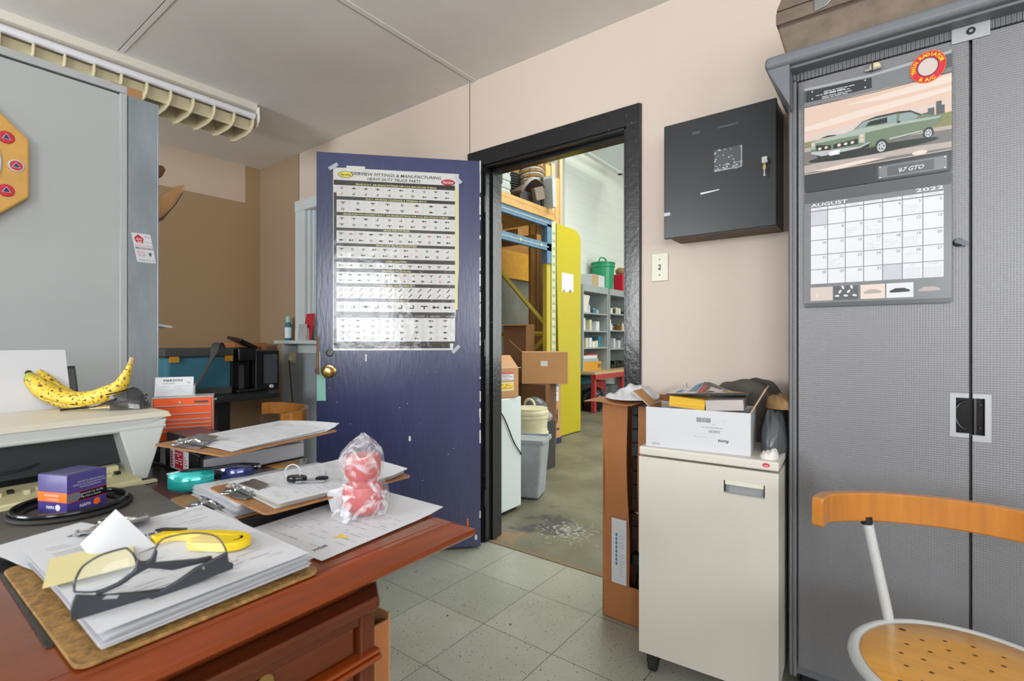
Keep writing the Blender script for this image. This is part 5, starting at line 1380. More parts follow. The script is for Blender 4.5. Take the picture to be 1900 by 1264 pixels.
random.seed(3); g.words(.15, .012, .19, .05, .006, 'paper', 3); g.words(.2, .012, .22, .05, .006, 'poster_pink', 2)
lab(g.obj('spine_label', t), 'red and white spine label')
t = thing('notebook', 'thin black folder standing behind the top clipboard in front of the orange tool chest', 'folder', (-1.60, .575, Z0 + BT))
g = G(); g.bb(.05, .30, -.06, .03, 0, .030, 'table_black'); g.obj('folder', t, bev=.002)
t = board('brown clipboard with a printed form, topmost, resting tilted on the black binder', (-1.362, .425, Z0 + BT + .0305), math.radians(10), .262, .312, tilt=(math.radians(.8), math.radians(0)))
for i in range(3):
    sheet_paper('paper', '', (.018 + .003 * i, .035 + .004 * i, .004 + i * .0016), math.radians([-1.5, .8, 2.0][i]), .225, .285, lambda u, v: .003 * math.sin(u * 3) + .008 * max(0, v - .9) / .1 * u, parent=t, lines=form_lines(70 + i, dens=.65) if i == 2 else None)
clip_mech(t, (.10, .028, .005), 0, 1.0)

# --- red bagged part
t = thing('bagged_part', 'red double rubber boot sealed in a clear plastic bag standing on the invoice', 'bagged part', (-.802, .590, Z0 + .0015))
g = G(); g.lathe([(.030, .004), (.034, .008), (.0375, .02), (.038, .040), (.034, .054), (.026, .058), (.026, .066), (.031, .070), (.033, .082), (.033, .100), (.030, .110), (.018, .112), (0, .112)], 'red_cap', 32); g.obj('rubber_boot', t)
g = G(); random.seed(6)
prof = [(.044, .000), (.046, .012), (.047, .03), (.044, .048), (.036, .062), (.036, .074), (.040, .088), (.041, .104), (.037, .118), (.024, .132), (.012, .142), (.003, .150)]
vs = []; n = 36; fs = []
ph = [random.uniform(0, 6) for _ in range(8)]
for i, (r, z) in enumerate(prof):
    for k in range(n):
        a = 2 * PI * k / n
        rr = r * (1 + .05 * math.sin(3 * a + ph[0] + i * .5) + .035 * math.sin(7 * a + ph[1] - i) + .025 * math.sin(13 * a + ph[2] + i * 1.7))
        vs.append((rr * math.cos(a), rr * math.sin(a), z + .002 * math.sin(5 * a + i)))
for i in range(len(prof) - 1):
    for k in range(n): fs.append((i * n + k, i * n + (k + 1) % n, (i + 1) * n + (k + 1) % n, (i + 1) * n + k))
g.add(vs, fs, 'bag_film', True)
g.sheet(lambda u, v: (-.02 + .05 * u, -.045 - .012 * v + .002 * math.sin(u * 20), .001 + .018 * (1 - v)), 6, 3, .0003, 'bag_film')
g.obj('plastic_bag', t, sharp=180)
g = G(T0=T(-.037, -.022, 0, 0, 0, math.radians(35))); g.bb(-.018, .018, -.001, 0, .0, .045, 'paper', T(0, 0, 0, .0, -.25)); g.bb(-.014, .012, -.001, 0, .062, .10, 'paper', T(0.016, 0, 0, 0, .1)); lab(g.obj('card_insert', t), 'white card insert')

# --- printer
PZ = Z0 + .0006
t = thing('printer', 'off-white all-in-one printer with open paper bay and banana on its lid', 'printer', (-1.436, .476, PZ), math.radians(2.5))
PW, PDp, PH = .435, .29, .153
X0 = T(0, 0, 0, 0, 0, PI / 2) # local x -> along -Y (towards left of picture is -Y)
# local axes: x = depth (negative is back), y = negative along the width
g = G()
g.bb(-PDp, -.02, -PW, -.03, .0, .012, 'printer_body'); g.bb(-PDp, -PDp + .02, -PW, -.01, 0, .13, 'printer_body')
g.taper((-PDp, .02, -.07, -.045), (-PDp, .0, -.10, .003), 0, .135, 'printer_body'); g.taper((-PDp, .02, -PW - .03, -PW + .02), (-PDp, .0, -PW - .03, -PW + .04), 0, .135, 'printer_body')
g.prism([(-PDp, .122), (.004, .122), (.004, .116), (.0, .112), (-PDp, .112)], 0, PW + .0, 'printer_body', X=rotm(PI / 2, 0, 0))
g.taper((-PDp + .01, .0, -PW - .02, -.06), (-PDp, .004, -PW - .02, .006), .118, .140, 'printer_body')
g.obj('body', t, bev=.003)
g = G(); g.taper((-PDp, .008, -PW - .02, .010), (-PDp + .004, .002, -PW - .02, .004), .140, PH, 'printer_top'); g.bb(-PDp, .004, -PW - .02, .004, .1395, .1415, 'dark_steel'); g.obj('scanner_lid', t, bev=.006, seg=3)
g = G(); g.bb(-.10, -.045, -PW + .01, -.075, .035, .118, 'printer_dark'); g.bb(-PDp + .02, -.1, -PW + .01, -.06, .012, .03, 'printer_black'); g.obj('output_bay', t, bev=.002)
g = G(); g.tube(spline([(-.044, -.325, .058), (-.040, -.29, .052), (-.040, -.25, .055), (-.044, -.225, .062)]), .0022, 'printer_black'); g.obj('bay_handle', t)
g = G(); g.prism([(-.06, .0), (.055, -.0), (.060, .004), (.055, .010), (-.06, .020)], .07, PW + .02, 'cream', X=rotm(PI / 2, 0, 0)); g.bb(.058, .075, -PW - .02, -.045, .0, .006, 'cream')
for k in range(16): g.bb(-.02 + .01 * (k % 3), -.005 + .01 * (k % 3), -.10 - k * .02, -.09 - k * .02, .012, .022, 'cream' if k % 3 else 'printer_black')
g.bb(-.045, -.02, -.12, -.09, .014, .034, 'cream'); g.obj('paper_tray', t, bev=.001)
g = G(frame=lambda u, v, o: (.0125 + o - v * .10, -.055 + u, v)); g.rect(.006, .022, .026, .034, 'black_gloss', 2); g.text('hp', .009, .0245, .008, 'silver', 3); g.obj('badge', t)
g = G(T0=T(-.311, -.135, PH - .012, 0, math.radians(-22)) ); g.bb(-.006, 0, -.0, .052, 0, .125, 'smoke'); g.bb(-.007, .002, .048, .052, 0, .122, 'printer_dark'); g.bb(-.007, .002, 0, .052, .12, .126, 'printer_dark'); g.obj('paper_support', t, bev=.003)
# stack of white paper in the rear feed
o = sheet_paper('paper_sheet', 'blank white sheet standing upright in the rear feed of the printer', (0, 0, 0), 0, .216, .175, lambda u, v: .004 * math.sin(v * 2), th=.004, nu=3, nv=8)
o.matrix_world = Matrix.Translation((-1.722, .142, .900)) @ rotm(0, 0, math.radians(92)) @ rotm(math.radians(68), 0, 0)
TOPZ = PZ + PH
# banana peel
t = thing('banana', 'ripe speckled banana with peeled skin hanging open on top of the printer', 'banana', (-1.64, .375, TOPZ + .003), math.radians(40))
def bcurve(pts, n=7): return spline(pts, n)
Pb = bcurve([(-.150, 0, .088), (-.140, 0, .070), (-.10, 0, .038), (-.055, 0, .020), (0, 0, .019), (.045, 0, .034), (.075, 0, .055), (.088, 0, .080), (.098, 0, .105), (.106, 0, .128)], 6)
N = len(Pb)
rad = []
for i in range(N):
    u = i / (N - 1)
    rad.append(.007 + .016 * min(1, u / .18) if u < .18 else (.023 if u < .55 else max(.0065, .023 - (u - .55) * .052)))
g = G(); k1 = int(N * .10)
g.tube([tuple(p) for p in Pb[k1:int(N * .93)]], rad[k1:int(N * .93)], 'banana_skin', 12); g.tube([tuple(p) for p in Pb[:k1 + 1]], [r * 1.005 for r in rad[:k1 + 1]], 'banana_green', 12)
g.obj('fruit', t, sharp=50)
g = G(); g.tube([tuple(p) for p in Pb[int(N * .92):]], [.0065] * (N - int(N * .92)), 'banana_tip' if False else 'bench_top', 10); g.ball(Pb[0], .0075, 'banana_tip', n=8); g.obj('stem', t)
g = G(); g.tube(bcurve([(-.142, .020, .094), (-.130, .022, .072), (-.095, .024, .042), (-.05, .024, .022), (.0, .022, .014)], 5), [.005, .007, .010, .012, .014, .0155, .0165, .0165, .0165, .016, .016, .015, .015, .014, .013, .012, .011, .010, .009, .008, .006][:21], 'banana_skin', 10); g.obj('loose_skin', t)
g = G(); g.sheet(lambda u, v: (-.10 + .20 * u, -.018 - .02 * math.sin(u * PI) - v * .012, .026 - .022 * math.sin(min(1, u * 1.4) * PI / 2) + .002 * v), 12, 3, .002, 'banana_skin'); g.sheet(lambda u, v: (-.02 + .15 * u, -.030 - .012 * math.sin(u * PI) - v * .006, .0035 + .001 * math.sin(u * 12)), 10, 2, .002, 'pail'); g.obj('peel_strip', t)
t = thing('safety_glasses', 'clear wraparound safety glasses with black arms on the printer lid behind the banana', 'safety glasses', (-1.575, .40, TOPZ), math.radians(35))
g = G()
g.sheet(lambda u, v: (.025 + (.06 - .035 * v * v) * math.sin(u * PI) , -.03 + .10 * u, .002 + .052 * v * (1 - .3 * abs(2 * u - 1))), 14, 6, .0015, 'visor'); g.sheet(lambda u, v: (.015 + .03 * math.sin(u * PI), -.03 + .10 * u, .052 * (1 - .25 * abs(2 * u - 1)) + .003 * v), 14, 1, .002, 'black_gloss'); g.obj('lens', t)
for s in (-.03, .07):
    g = G(); g.tube(spline([(.04, s, .03), (-.02, s + .004, .012), (-.09, s - .01, .004)]), .003, 'black_gloss'); g.obj('temple_arm', t)

# --- orange miniature tool chest with card holder
t = thing('tool_chest', 'small orange toy-size tool chest with silver-edged drawers behind the printer', 'tool chest', (-1.645, .512, Z0), math.radians(65))
CW_, CD_, CH_ = .146, .075, .164
g = G(); g.bb(0, CW_, .003, CD_, 0, CH_, 'orange_paint'); g.bb(-.001, CW_ + .001, .001, CD_ + .001, CH_, CH_ + .003, 'cab_grey'); g.bb(-.001, .0015, .0, .004, 0, CH_, 'silver'); g.bb(CW_ - .0015, CW_ + .001, .0, .004, 0, CH_, 'silver'); g.obj('cabinet', t, bev=.001)
zs = [(.142, .162), (.118, .140), (.102, .116), (.091, .100), (.080, .089), (.069, .078), (.046, .067), (.004, .044)]
for i, (a, b) in enumerate(zs):
    g = G(); g.bb(.005, CW_ - .005, -.001, .003, a, b, 'orange_paint'); g.bb(.005, CW_ - .005, -.004, .0, a, a + .0022, 'silver')
    if i == 0: g.cyl((.065, -.001, .152), (.065, -.003, .152), .003, 'silver', n=12); g.rect(.10, .149, .134, .155, 'vinyl', 8)
    g.obj('drawer', t)
g = G(); g.cyl((CW_, .03, CH_ - .01), (CW_ + .008, .03, CH_ - .01), .003, 'silver'); g.obj('side_knob', t)
t = thing('card_holder', 'clear holder with white business cards on top of the orange tool chest', 'card holder', (-1.648, .522, Z0 + CH_ + .0032), math.radians(65))
g = G(); g.bb(.0, .092, .0, .002, 0, .03, 'clear'); g.bb(0, .092, .0, .03, 0, .002, 'clear'); g.bb(-.001, .001, 0, .03, 0, .036, 'clear'); g.bb(.091, .093, 0, .03, 0, .036, 'clear'); g.obj('holder', t)
g = G(T0=T(.002, .005, .003, math.radians(-18), 0, 0), frame=lambda u, v, o: (u, -o, v))
g.bb(-.006, .086, 0, .012, 0, .055, 'gloss_white'); g.text('PIERSON', .014, .042, .009, 'black', 1, bold=.02, width=.045); g.text('AUTO PARTS', .012, .034, .006, 'ink', 1, width=.03); g.text('TEL', .07, .036, .006, 'black', 1)
random.seed(2); g.words(.006, .006, .08, .032, .0055, 'ink_light', 1)
g.obj('business_cards', t)

# --- grey folder, gasket ring and filter box
g = G(); g.prism([(-1.50, .14), (-1.385, .33), (-1.345, .405), (-1.055, .392), (-.978, .305), (-1.075, .128)], Z0, Z0 + .0035, 'grey_board'); tag(g.obj('folder', bev=.001), 'flat dark grey folder on the desk under the rubber ring', 'folder')
g = G(); RC = (-1.262, .262)
for k, (r, z) in enumerate(((.090, .0045), (.0845, .0125))): g.tube([(r * math.cos(2 * PI * i / 48), r * math.sin(2 * PI * i / 48), z) for i in range(48)], .0042, 'black_gloss' if k else 'rubber', 10, True)
g.tube([(.072 * math.cos(2 * PI * i / 48), .072 * math.sin(2 * PI * i / 48), .004) for i in range(48)], .0035, 'rubber', 10, True)
o = g.obj('gasket_ring', loc=(RC[0], RC[1], Z0 + .0036)); tag(o, 'black rubber ring gaskets lying around the purple filter box', 'gasket')
t = thing('filter_box', 'small purple carton with orange stripe and round logo inside the rubber ring', 'box', (-1.222, .246, Z0 + .0036), math.radians(203.5))
S = .072
g = G(); g.bb(0, S, -S, 0, 0, S, 'purple'); g.bb(.004, S - .004, -S + .004, -.004, S, S + .0008, 'purple2')
g.obj('carton', t, bev=.0008)
# faces: local y=0 face (towards viewer left) and x=0 face (towards viewer right)
g = G(frame=lambda u, v, o: (u, o, v)); g.step = .0003
FX_ = lambda u: S - u
def rr(f, u0, v0, u1, v1, m, l=1): g.poly([(u0, v0), (u1, v0), (u1, v1), (u0, v1)], m, l)
g.frame = lambda u, v, o: (S - u, o, v)
rr(0, 0, .022, S, .040, 'orange'); g.poly([(0, .04), (S * .4, .04), (S * .45, .036), (0, .036)], 'orange', 2); g.text('PROFORMER', .018, .032, .006, 'paper', 2, width=.035); g.text('OIL FILTER', .022, .025, .005, 'paper', 2, width=.03)
g.text('NAPA', .022, .009, .008, 'paper', 2, bold=.03, width=.02); g.poly([(.05 + .0065 * math.cos(a), .012 + .0065 * math.sin(a)) for a in [PI / 6 + k * PI / 3 for k in range(6)]], 'paper', 2)
g.frame = lambda u, v, o: (-o, -u, v)
rr(0, 0, .021, S, .037, 'black_gloss'); rr(0, 0, .037, S, .038, 'poster_red', 2); rr(0, 0, .020, S, .0212, 'poster_red', 2)
for v_, a, b in ((.055, .018, .066), (.050, .01, .07), (.045, .022, .06)): g.text('PREMIUM OIL FILTER PROTECTION', a, v_, .0035, 'paper', 2, width=b - a)
g.text('ENGINE OIL FILTER', .025, .031, .004, 'paper', 3, width=.04); g.text('FILTRE A HUILE', .025, .025, .004, 'paper', 3, width=.035); g.poly([(.0, .037), (.02, .037), (.028, .03), (.018, .022), (0, .021)], 'cabinet_side', 2)
g.text('NAPA', .022, .008, .008, 'paper', 2, bold=.03, width=.02); g.poly([(.053 + .007 * math.cos(a), .011 + .007 * math.sin(a)) for a in [PI / 6 + k * PI / 3 for k in range(6)]], 'orange', 2)
lab(g.obj('printed_panel', t), 'orange band, white print and hexagon logo')
# ================================================================== WORKSHOP BEYOND THE DOORWAY
t = thing('white_appliance', 'white enamel appliance with a black cord just inside the workshop doorway', 'appliance', (-1.935, 2.225, 0))
g = G(); g.bb(-.62, 0, 0, .425, .02, .728, 'enamel'); g.bb(-.60, -.02, .02, .40, 0, .02, 'black'); g.obj('body', t, bev=.008, seg=3)
g = G(); g.tube(spline([(-.02, .13, .735), (.006, .15, .70), (.008, .24, .60), (.008, .33, .45), (.008, .40, .37), (.0, .42, .35)]), .004, 'black'); g.obj('power_cord', t)
t = thing('cardboard_box', 'brown shipping carton with white and yellow labels on the white appliance', 'box', (-1.965, 2.40, .729), math.radians(-14))
g = G(); W_, D_, H_ = .20, .235, .185; e = .003
g.bb(-D_, 0, 0, e, 0, H_, 'cardboard'); g.bb(-D_, 0, W_ - e, W_, 0, H_, 'cardboard'); g.bb(-e, 0, 0, W_, 0, H_, 'cardboard'); g.bb(-D_, -D_ + e, 0, W_, 0, H_, 'cardboard'); g.bb(-D_, 0, 0, W_, 0, e, 'cardboard'); g.obj('box_body', t)
g = G(); g.bb(0, .12, 0, W_, 0, e, 'cardboard', T(-.0, 0, H_, 0, -2.4, 0)); g.obj('flap', t)
g = G(); g.bb(-.10, .0, .02, W_ + .02, H_ + .002, H_ + .004, 'paper'); lab(g.obj('paper_slip', t), 'white delivery slip')
g = G(frame=lambda u, v, o: (o, u, v)); g.rect(.05, .11, .16, .16, 'paper', 2); g.rect(.05, .15, .16, .16, 'poster_red', 3); g.rect(.05, .045, .16, .10, 'paper', 2); g.rect(.054, .052, .156, .094, 'yellow', 3)
random.seed(1); g.words(.055, .115, .15, .148, .008, 'ink', 4); g.words(.058, .055, .15, .092, .008, 'ink', 4); lab(g.obj('shipping_label', t), 'white and yellow shipping labels')
t = thing('waste_bin', 'grey rectangular plastic waste bin on the workshop floor beside the white appliance', 'bin', (-2.04, 2.885, 0), math.radians(20))
g = G(); g.taper((-.085, .085, -.07, .13), (-.115, .115, -.095, .16), 0.002, .40, 'plastic_grey'); g.obj('bin_body', t, bev=.02, seg=4)
g = G()
for (a, b, c, d2) in ((-.125, .125, -.105, -.090), (-.125, .125, .155, .170), (-.125, -.110, -.105, .17), (.110, .125, -.105, .17)): g.bb(a, b, c, d2, .385, .412, 'plastic_grey')
g.obj('rim', t, bev=.004)
t = thing('bucket', 'stacked cream plastic pails with wire handle behind the grey waste bin', 'pail', (-2.30, 3.26, 0))
for z, nm in ((0, 'pail'), (.16, 'pail')):
    g = G(); g.lathe([(.125, z), (.125, z + .01), (.142, z + .32), (.150, z + .325), (.150, z + .345), (.143, z + .35), (.150, z + .355), (.150, z + .375), (.142, z + .38), (.142, z + .40), (.136, z + .40)], 'pail', 32); o = g.obj(nm, t)
g = G(); g.tube([(.153 * math.cos(a), .153 * math.sin(a) - .01, .36 + .12 * math.sin(a) - .02) for a in [PI + PI * i / 16 for i in range(17)]], .003, 'steel', 8); g.obj('handle', t)
g = G(); g.lathe([(.018, 0), (0, .001)], 'orange', 6, T(.10, -.10, .30, PI / 2, 0, PI / 4)); g.obj('warning_sticker', t)
t = thing('cardboard_box', 'tall brown carton with blue logo standing on the workshop floor before the yellow panel', 'box', (-2.845, 4.375, 0), math.radians(0))
g = G(); g.bb(-.11, 0, -.01, .24, 0, .66, 'cardboard'); g.obj('box_body', t, bev=.002)
g = G(frame=lambda u, v, o: (o, u, v)); g.rect(.10, .45, .19, .65, 'paper', 2); g.rect(.10, .60, .19, .65, 'light_blue_print', 3); g.words(.11, .47, .18, .59, .02, 'indigo', 3); g.ell(.12, .26, .05, .06, 'indigo', 2); g.ell(.12, .26, .032, .04, 'cardboard', 3); g.ell(.12, .26, .015, .02, 'indigo', 4); g.rect(.155, .25, .172, .36, 'indigo', 3); [g.rect(.05 + .02 * k, .14, .065 + .02 * k, .165, 'indigo', 2) for k in range(8)]; g.rect(0, 0, .25, .06, 'indigo', 2)
lab(g.obj('printed_logo', t), 'blue ring logo and stripe')
t = thing('cardboard_box', 'wide plain brown carton with small white label on top of the tall logo carton', 'box', (-2.93, 4.02, .662), math.radians(37.2))
g = G(); g.bb(0, .455, 0, .33, 0, .315, 'cardboard'); g.obj('box_body', t, bev=.003)
g = G(); g.rect(.185, .175, .255, .225, 'paper', 2); lab(g.obj('white_label', t), 'white label')
g = G(); g.bb(0, .17, 0, .30, 0, .004, 'cardboard', T(.0, 0.0, .315, 0, .75, 0) @ T(-.17, 0, 0)); g.obj('flap', t)
t = thing('plastic_bag', 'clear plastic bag of fittings lying in front of the tall logo carton above the pails', 'bag', (-2.44, 3.60, 0))
g = G(); random.seed(8)
pass
g = G(); g.bb(-.12, .10, -.08, .10, 0, .40, 'dark_cloth'); g.obj('crate', t)
g = G(); g.ball((-.05, .0, .50), .12, 'film_dark', (1, .8, .85)); g.ball((.06, -.03, .45), .075, 'bag_film', (1.2, .8, .7)); g.tube([(-.03 + .05 * math.cos(a), -.10, .54 + .05 * math.sin(a)) for a in [2 * PI * i / 18 for i in range(18)]], .012, 'pail', 8, True); g.obj('bag', t)
t = thing('cardboard_box', 'dark brown carton under the wide plain carton, behind the pails', 'box', (-2.96, 4.06, 0), math.radians(10))
g = G(); g.bb(0, .26, 0, .27, 0, .66, 'cardboard_dark'); g.obj('box_body', t, bev=.002)
t = thing('cardboard_box', 'upright open brown carton with taped edge on the rack behind the wide carton', 'box', (-3.46, 4.40, 0.0), math.radians(37))
g = G(); g.bb(0, .33, 0, .28, .62, 1.27, 'cardboard_dark'); g.bb(.25, .345, -.004, 0, .62, 1.27, 'cardboard'); g.bb(-.03, .26, -.10, 0, 1.255, 1.262, 'cardboard', T(0, 0, 0, .0)); g.obj('box_body', t, bev=.003)
g = G(); g.bb(.0, .33, 0.02, .28, 0, .62, 'cardboard_dark'); g.obj('lower_section', t)
# pallet rack
RXP = -3.0
t = thing('pallet_rack', 'pallet rack with blue beams, yellow braces and plywood deck at the left of the workshop', 'rack', (RXP, 4.66, 0))
def post(x, y, m='rack_post'):
    g = G(); g.bb(x - .035, x + .035, y - .04, y + .04, 0, 2.40, m)
    for k in range(26):
        for s in (-.015, .015): g.bb(x + .035, x + .0365, y + s - .006, y + s + .006, .12 + k * .085, .15 + k * .085, 'shelf_back')
    g.obj('upright_post', t)
post(0, 0); post(-.95, 0, 'rack_yellow'); post(0, -2.3); post(-.95, -2.3, 'rack_yellow')
g = G(); g.bb(-.03, .02, -.115, -.04, 0, 2.62, 'rack_yellow'); g.obj('upright_post', t)
for z in (2.36, 2.10):
    g = G(); g.bb(-.01, .035, -2.30, -.04, z - .045, z + .035, 'rack_blue')
    g.bb(.035, .038, -2.28, -.10, z - .012, z + .0, 'shelf_grey')
    if z < 2.2:
        for k in range(6): g.cyl((.036, -.25 - k * .37, z - .005), (.042, -.25 - k * .37, z - .005), .016, 'rack_post', n=12)
    g.obj('beam', t, bev=.003)
    g = G(); g.bb(-.99, -.93, -2.30, -.04, z - .045, z + .035, 'rack_blue'); g.obj('beam', t)
g = G(); g.bb(-.04, .035, -.13, -.045, 1.92, 2.34, 'rack_blue'); g.obj('beam_bracket', t)
g = G(); g.bb(-1.0, .05, -2.35, .0, 2.46, 2.50, 'ply'); g.bb(-1.0, .048, -2.35, .0, 2.395, 2.46, 'ply'); 
for k in range(7): g.bb(-1.0, .03, -2.3 + k * .33, -2.22 + k * .33, 2.13, 2.20, 'ply_dark')
g.obj('deck', t)
for yy in (-.02, -2.32):
    for (x0, z0, x1, z1) in ((-.05, 1.25, -.93, 2.14), (-.93, .35, -.05, 1.14), (-.03, 1.165, -.93, 1.165)):
        g = G(); g.cyl((x0, yy, z0), (x1, yy, z1), .026, 'rack_yellow', n=4, smooth=False); g.obj('brace', t)
t = thing('baler_machine', 'tall glossy yellow machine with a taped notice on its side beyond the cartons', 'machine', (-3.0, 4.78, 0)); MT = t
g = G(); g.prism([(0.08, 0.01), (.535, 0.01), (.54, 2.26), (.53, 2.32), (.48, 2.37), (.40, 2.395), (0.0, 2.40), (0, 1.9), (.08, .02)], -.03, .0, 'safety_yellow', X=Matrix(((0, 0, 1, 0), (1, 0, 0, 0), (0, 1, 0, 0), (0, 0, 0, 1)))); g.obj('panel_face', t, bev=.006)
g = G(); g.bb(-.12, -.03, .04, .10, 0, 2.38, 'ochre'); g.obj('side', t)
g = G(frame=lambda u, v, o: (o, u, v)); random.seed(4)
g.rect(.105, 1.66, .36, 1.86, 'paper', 2); 
for k in range(12): a = random.uniform(.1, .34); g.ell(a, 1.66 + random.uniform(-.01, .02), .02, .012, 'rag', 3, 8)
g.obj('notice', t)
g = G(); g.cyl((0, .04, .86), (.02, .04, .86), .02, 'gloss_white'); g.obj('knob', t)
# panels behind the rack
g = G(); g.bb(-4.08, -3.98, 4.8, 6.4, 1.90, 2.26, 'ochre'); o = g.obj('hopper', MT); o.location = (3.0, -4.78, 0)
g = G(); g.sheet(lambda u, v: (-4.03 + .03 * math.sin(u * 9), 4.8 + u * 1.6, .9 + v * 1.05), 16, 4, .01, 'tarp'); g.bb(-4.1, -4.0, 4.8, 6.4, 0, .9, 'dark_cloth'); o = g.obj('dull_metal_casing', MT); o.location = (3.0, -4.78, 0)
t = thing('steel_post', 'red vertical steel post seen at the door edge behind the rack brace', 'post', (-3.3, 3.86, 0))
g = G(); g.bb(-.03, .02, -.03, .03, 0, 1.52, 'rack_red'); g.bb(-.3, .03, -.04, .2, 1.52, 1.54, 'shelf_grey'); g.obj('post', t)
# stuff stored on the rack deck
ZD = 2.501
t = thing('grey_crate', 'pale grey slatted crate on the plywood deck of the rack', 'crate', (-3.22, 3.55, ZD))
g = G(); g.bb(-.25, .15, 0, .46, 0, .42, 'shop_roof')
for k in range(5): g.bb(.15, .16, .0, .46, .02 + k * .08, .07 + k * .08, 'shelf_grey')
g.bb(.15, .175, .28, .31, .12, .34, 'black'); g.obj('crate_body', t)
dk = []
for i, (y, r, m) in enumerate(((4.08, .10, 'corrugated'), (4.20, .085, 'bench_top'))):
    g = G()
    for k in range(14): g.lathe([(r, 0), (r + .012, .012), (r, .024)], m if m == 'bench_top' else 'dark_cloth', 20, T(0, 0, .0 + k * .027))
    o = g.obj('coil_spring', loc=(-3.30 - i * .20, 4.30 + i * .12, ZD)); tag(o, ['dark ribbed duct coil standing on the rack deck beside the grey crate', 'tan ribbed duct coil on the rack deck behind the folded mats'][i], 'duct')
t = thing('hose_pile', 'pile of rusty grey curved hoops stacked on the rack deck', 'hoops', (-3.17, 4.53, ZD))
for k in range(9):
    g = G(); g.tube([(.0 + .12 * math.cos(a), .15 * math.sin(a), .22 + k * .028 + .03 * math.cos(a)) for a in [2 * PI * i / 20 for i in range(20)]], .010, 'shelf_grey' if k % 2 else 'ply_dark', 8, True); g.obj('hoop', t)
g = G(); g.bb(-.1, .1, -.12, .12, 0, .21, 'cardboard_dark'); g.obj('stand', t)
t = thing('floor_mat', 'brown bent rubber mats leaning on the edge of the rack deck', 'mat', (-2.99, 4.1, ZD))
g = G(); g.sheet(lambda u, v: (-.12 + .14 * v, -.02 + u * .50, .07 + .20 * math.sin(u * PI * .9) * (.6 + .4 * v)), 14, 3, .03, 'vinyl'); g.bb(-.1, -.02, .0, .46, 0, .12, 'dark_cloth'); g.obj('mat', t)
t = thing('foam_block', 'pinkish grey foam block tucked beneath the bent mats on the rack', 'block', (-2.95, 4.27, ZD))
g = G(); g.bb(-.02, .03, 0, .17, 0.0, .13, 'leather', T(0, 0, .02, .35)); g.obj('block', t, bev=.006)
t = thing('folded_pad', 'grey-green folded pad standing at the end of the rack deck', 'pad', (-2.97, 4.50, ZD))
g = G(); g.prism([(0, 0), (.05, -.0), (.06, .03), (.055, .30), (0, .34), (-.02, .30)], -.02, .10, 'cab_grey', X=T(0, 0, 0, PI / 2, 0, PI / 2)); g.bb(-.04, -.02, -.03, .1, 0, .33, 'dark_cloth'); g.obj('pad', t, bev=.005)
t = thing('plywood_sheet', 'plywood back sheet standing against the block wall behind the rack', 'plywood', (-4.12, 3.0, 0))
g = G(); g.bb(0, .03, 0, 1.75, 0, 3.7, 'ply_dark'); g.bb(.03, .06, .9, 1.0, 0, 3.7, 'ply'); g.obj('sheet', t)
g = G(); g.bb(0, .03, 1.76, 2.95, 1.9, 3.6, 'ply_dark'); g.bb(0, .03, 2.96, 3.6, 1.9, 2.7, 'ply_dark'); g.bb(0, .03, 1.76, 3.6, 0, 1.9, 'dark_cloth'); g.obj('lower_sheet', t)
t = thing('wood_boards', 'rough wooden boards and battens leaning behind the rack', 'boards', (-3.15, 4.80, 0))
for i, (y, z, w_) in enumerate(((.0, 3.0, .10), (.12, 3.05, .07), (.2, 2.9, .09), (.30, 3.3, .06))):
    g = G(); g.bb(-.05, -.01, y, y + w_, 2.41, z + .1, 'ply' if i % 2 == 0 else 'bench_top'); g.bb(-.25, -.22, y, y + w_, 0, z + .3, 'ply_dark'); g.obj('board', t)
g = G(); g.bb(-4.19, -4.09, 6.55, 6.75, 0, 5.0, 'shop_roof'); struct(g.obj('trim_6'))
g = G(); g.bb(-4.19, -4.0, 6.3, 6.5, 0, 4.98, 'shelf_grey'); struct(g.obj('trim_7'))
# steel shelving along the left wall, with the red bench under it
SX = -3.80
t = thing('workbench', 'red-framed workbench with wooden top under the steel shelving on the far workshop wall', 'bench', (SX, 6.78, 0))
g = G(); g.bb(-.38, .22, 0, 2.6, .575, .612, 'bench_top'); g.obj('bench_top', t)
g = G(); g.bb(.20, .23, 0, 2.6, .50, .575, 'rack_red'); g.obj('front_rail', t)
for y in (.03, 1.0, 1.95, 2.5):
    g = G(); g.bb(.15, .21, y - .03, y + .03, 0, .575, 'rack_red'); g.bb(-.36, -.3, y - .03, y + .03, 0, .575, 'shelf_back'); g.obj('leg', t)
g = G(); g.cyl((.18, 1.25, .50), (.18, 1.85, .0), .03, 'rack_red', n=4, smooth=False); g.obj('brace', t)
SHB = [(6.80, 7.66, [.97, 1.235, 1.515]), (7.70, 8.62, [.945, 1.255, 1.54])]
for bi, (y0, y1, zs_) in enumerate(SHB):
    t = thing('steel_shelving', ['grey steel shelving bay nearest the yellow panel, standing on the red bench', 'grey steel shelving bay nearest the door frame, standing on the red bench'][bi], 'shelving', (SX, y0, .613))
    g = G(); g.bb(-.38, -.37, 0, y1 - y0, 0, 1.34, 'shelf_back'); g.obj('back_panel', t)
    for y in (0.0, y1 - y0 - .03):
        g = G(); g.bb(-.37, 0, y, y + .03, 0, 1.34, 'shelf_grey'); g.obj('side_panel', t)
    g = G(); g.bb(-.37, .005, 0.03, y1 - y0 - .03, 1.24, 1.345, 'shelf_grey'); g.obj('top_panel', t)
    for z in zs_:
        g = G(); g.bb(-.369, -.002, .03, y1 - y0 - .03, z - .613 - .01, z - .613 + .01, 'shelf_grey'); g.obj('shelf', t)
def simple(nm, label, cat, loc, build, group=None, rz=0, bev=0):
    g = G(); build(g); o = g.obj(nm, loc=loc, rz=rz, bev=bev); tag(o, label, cat, group); return o
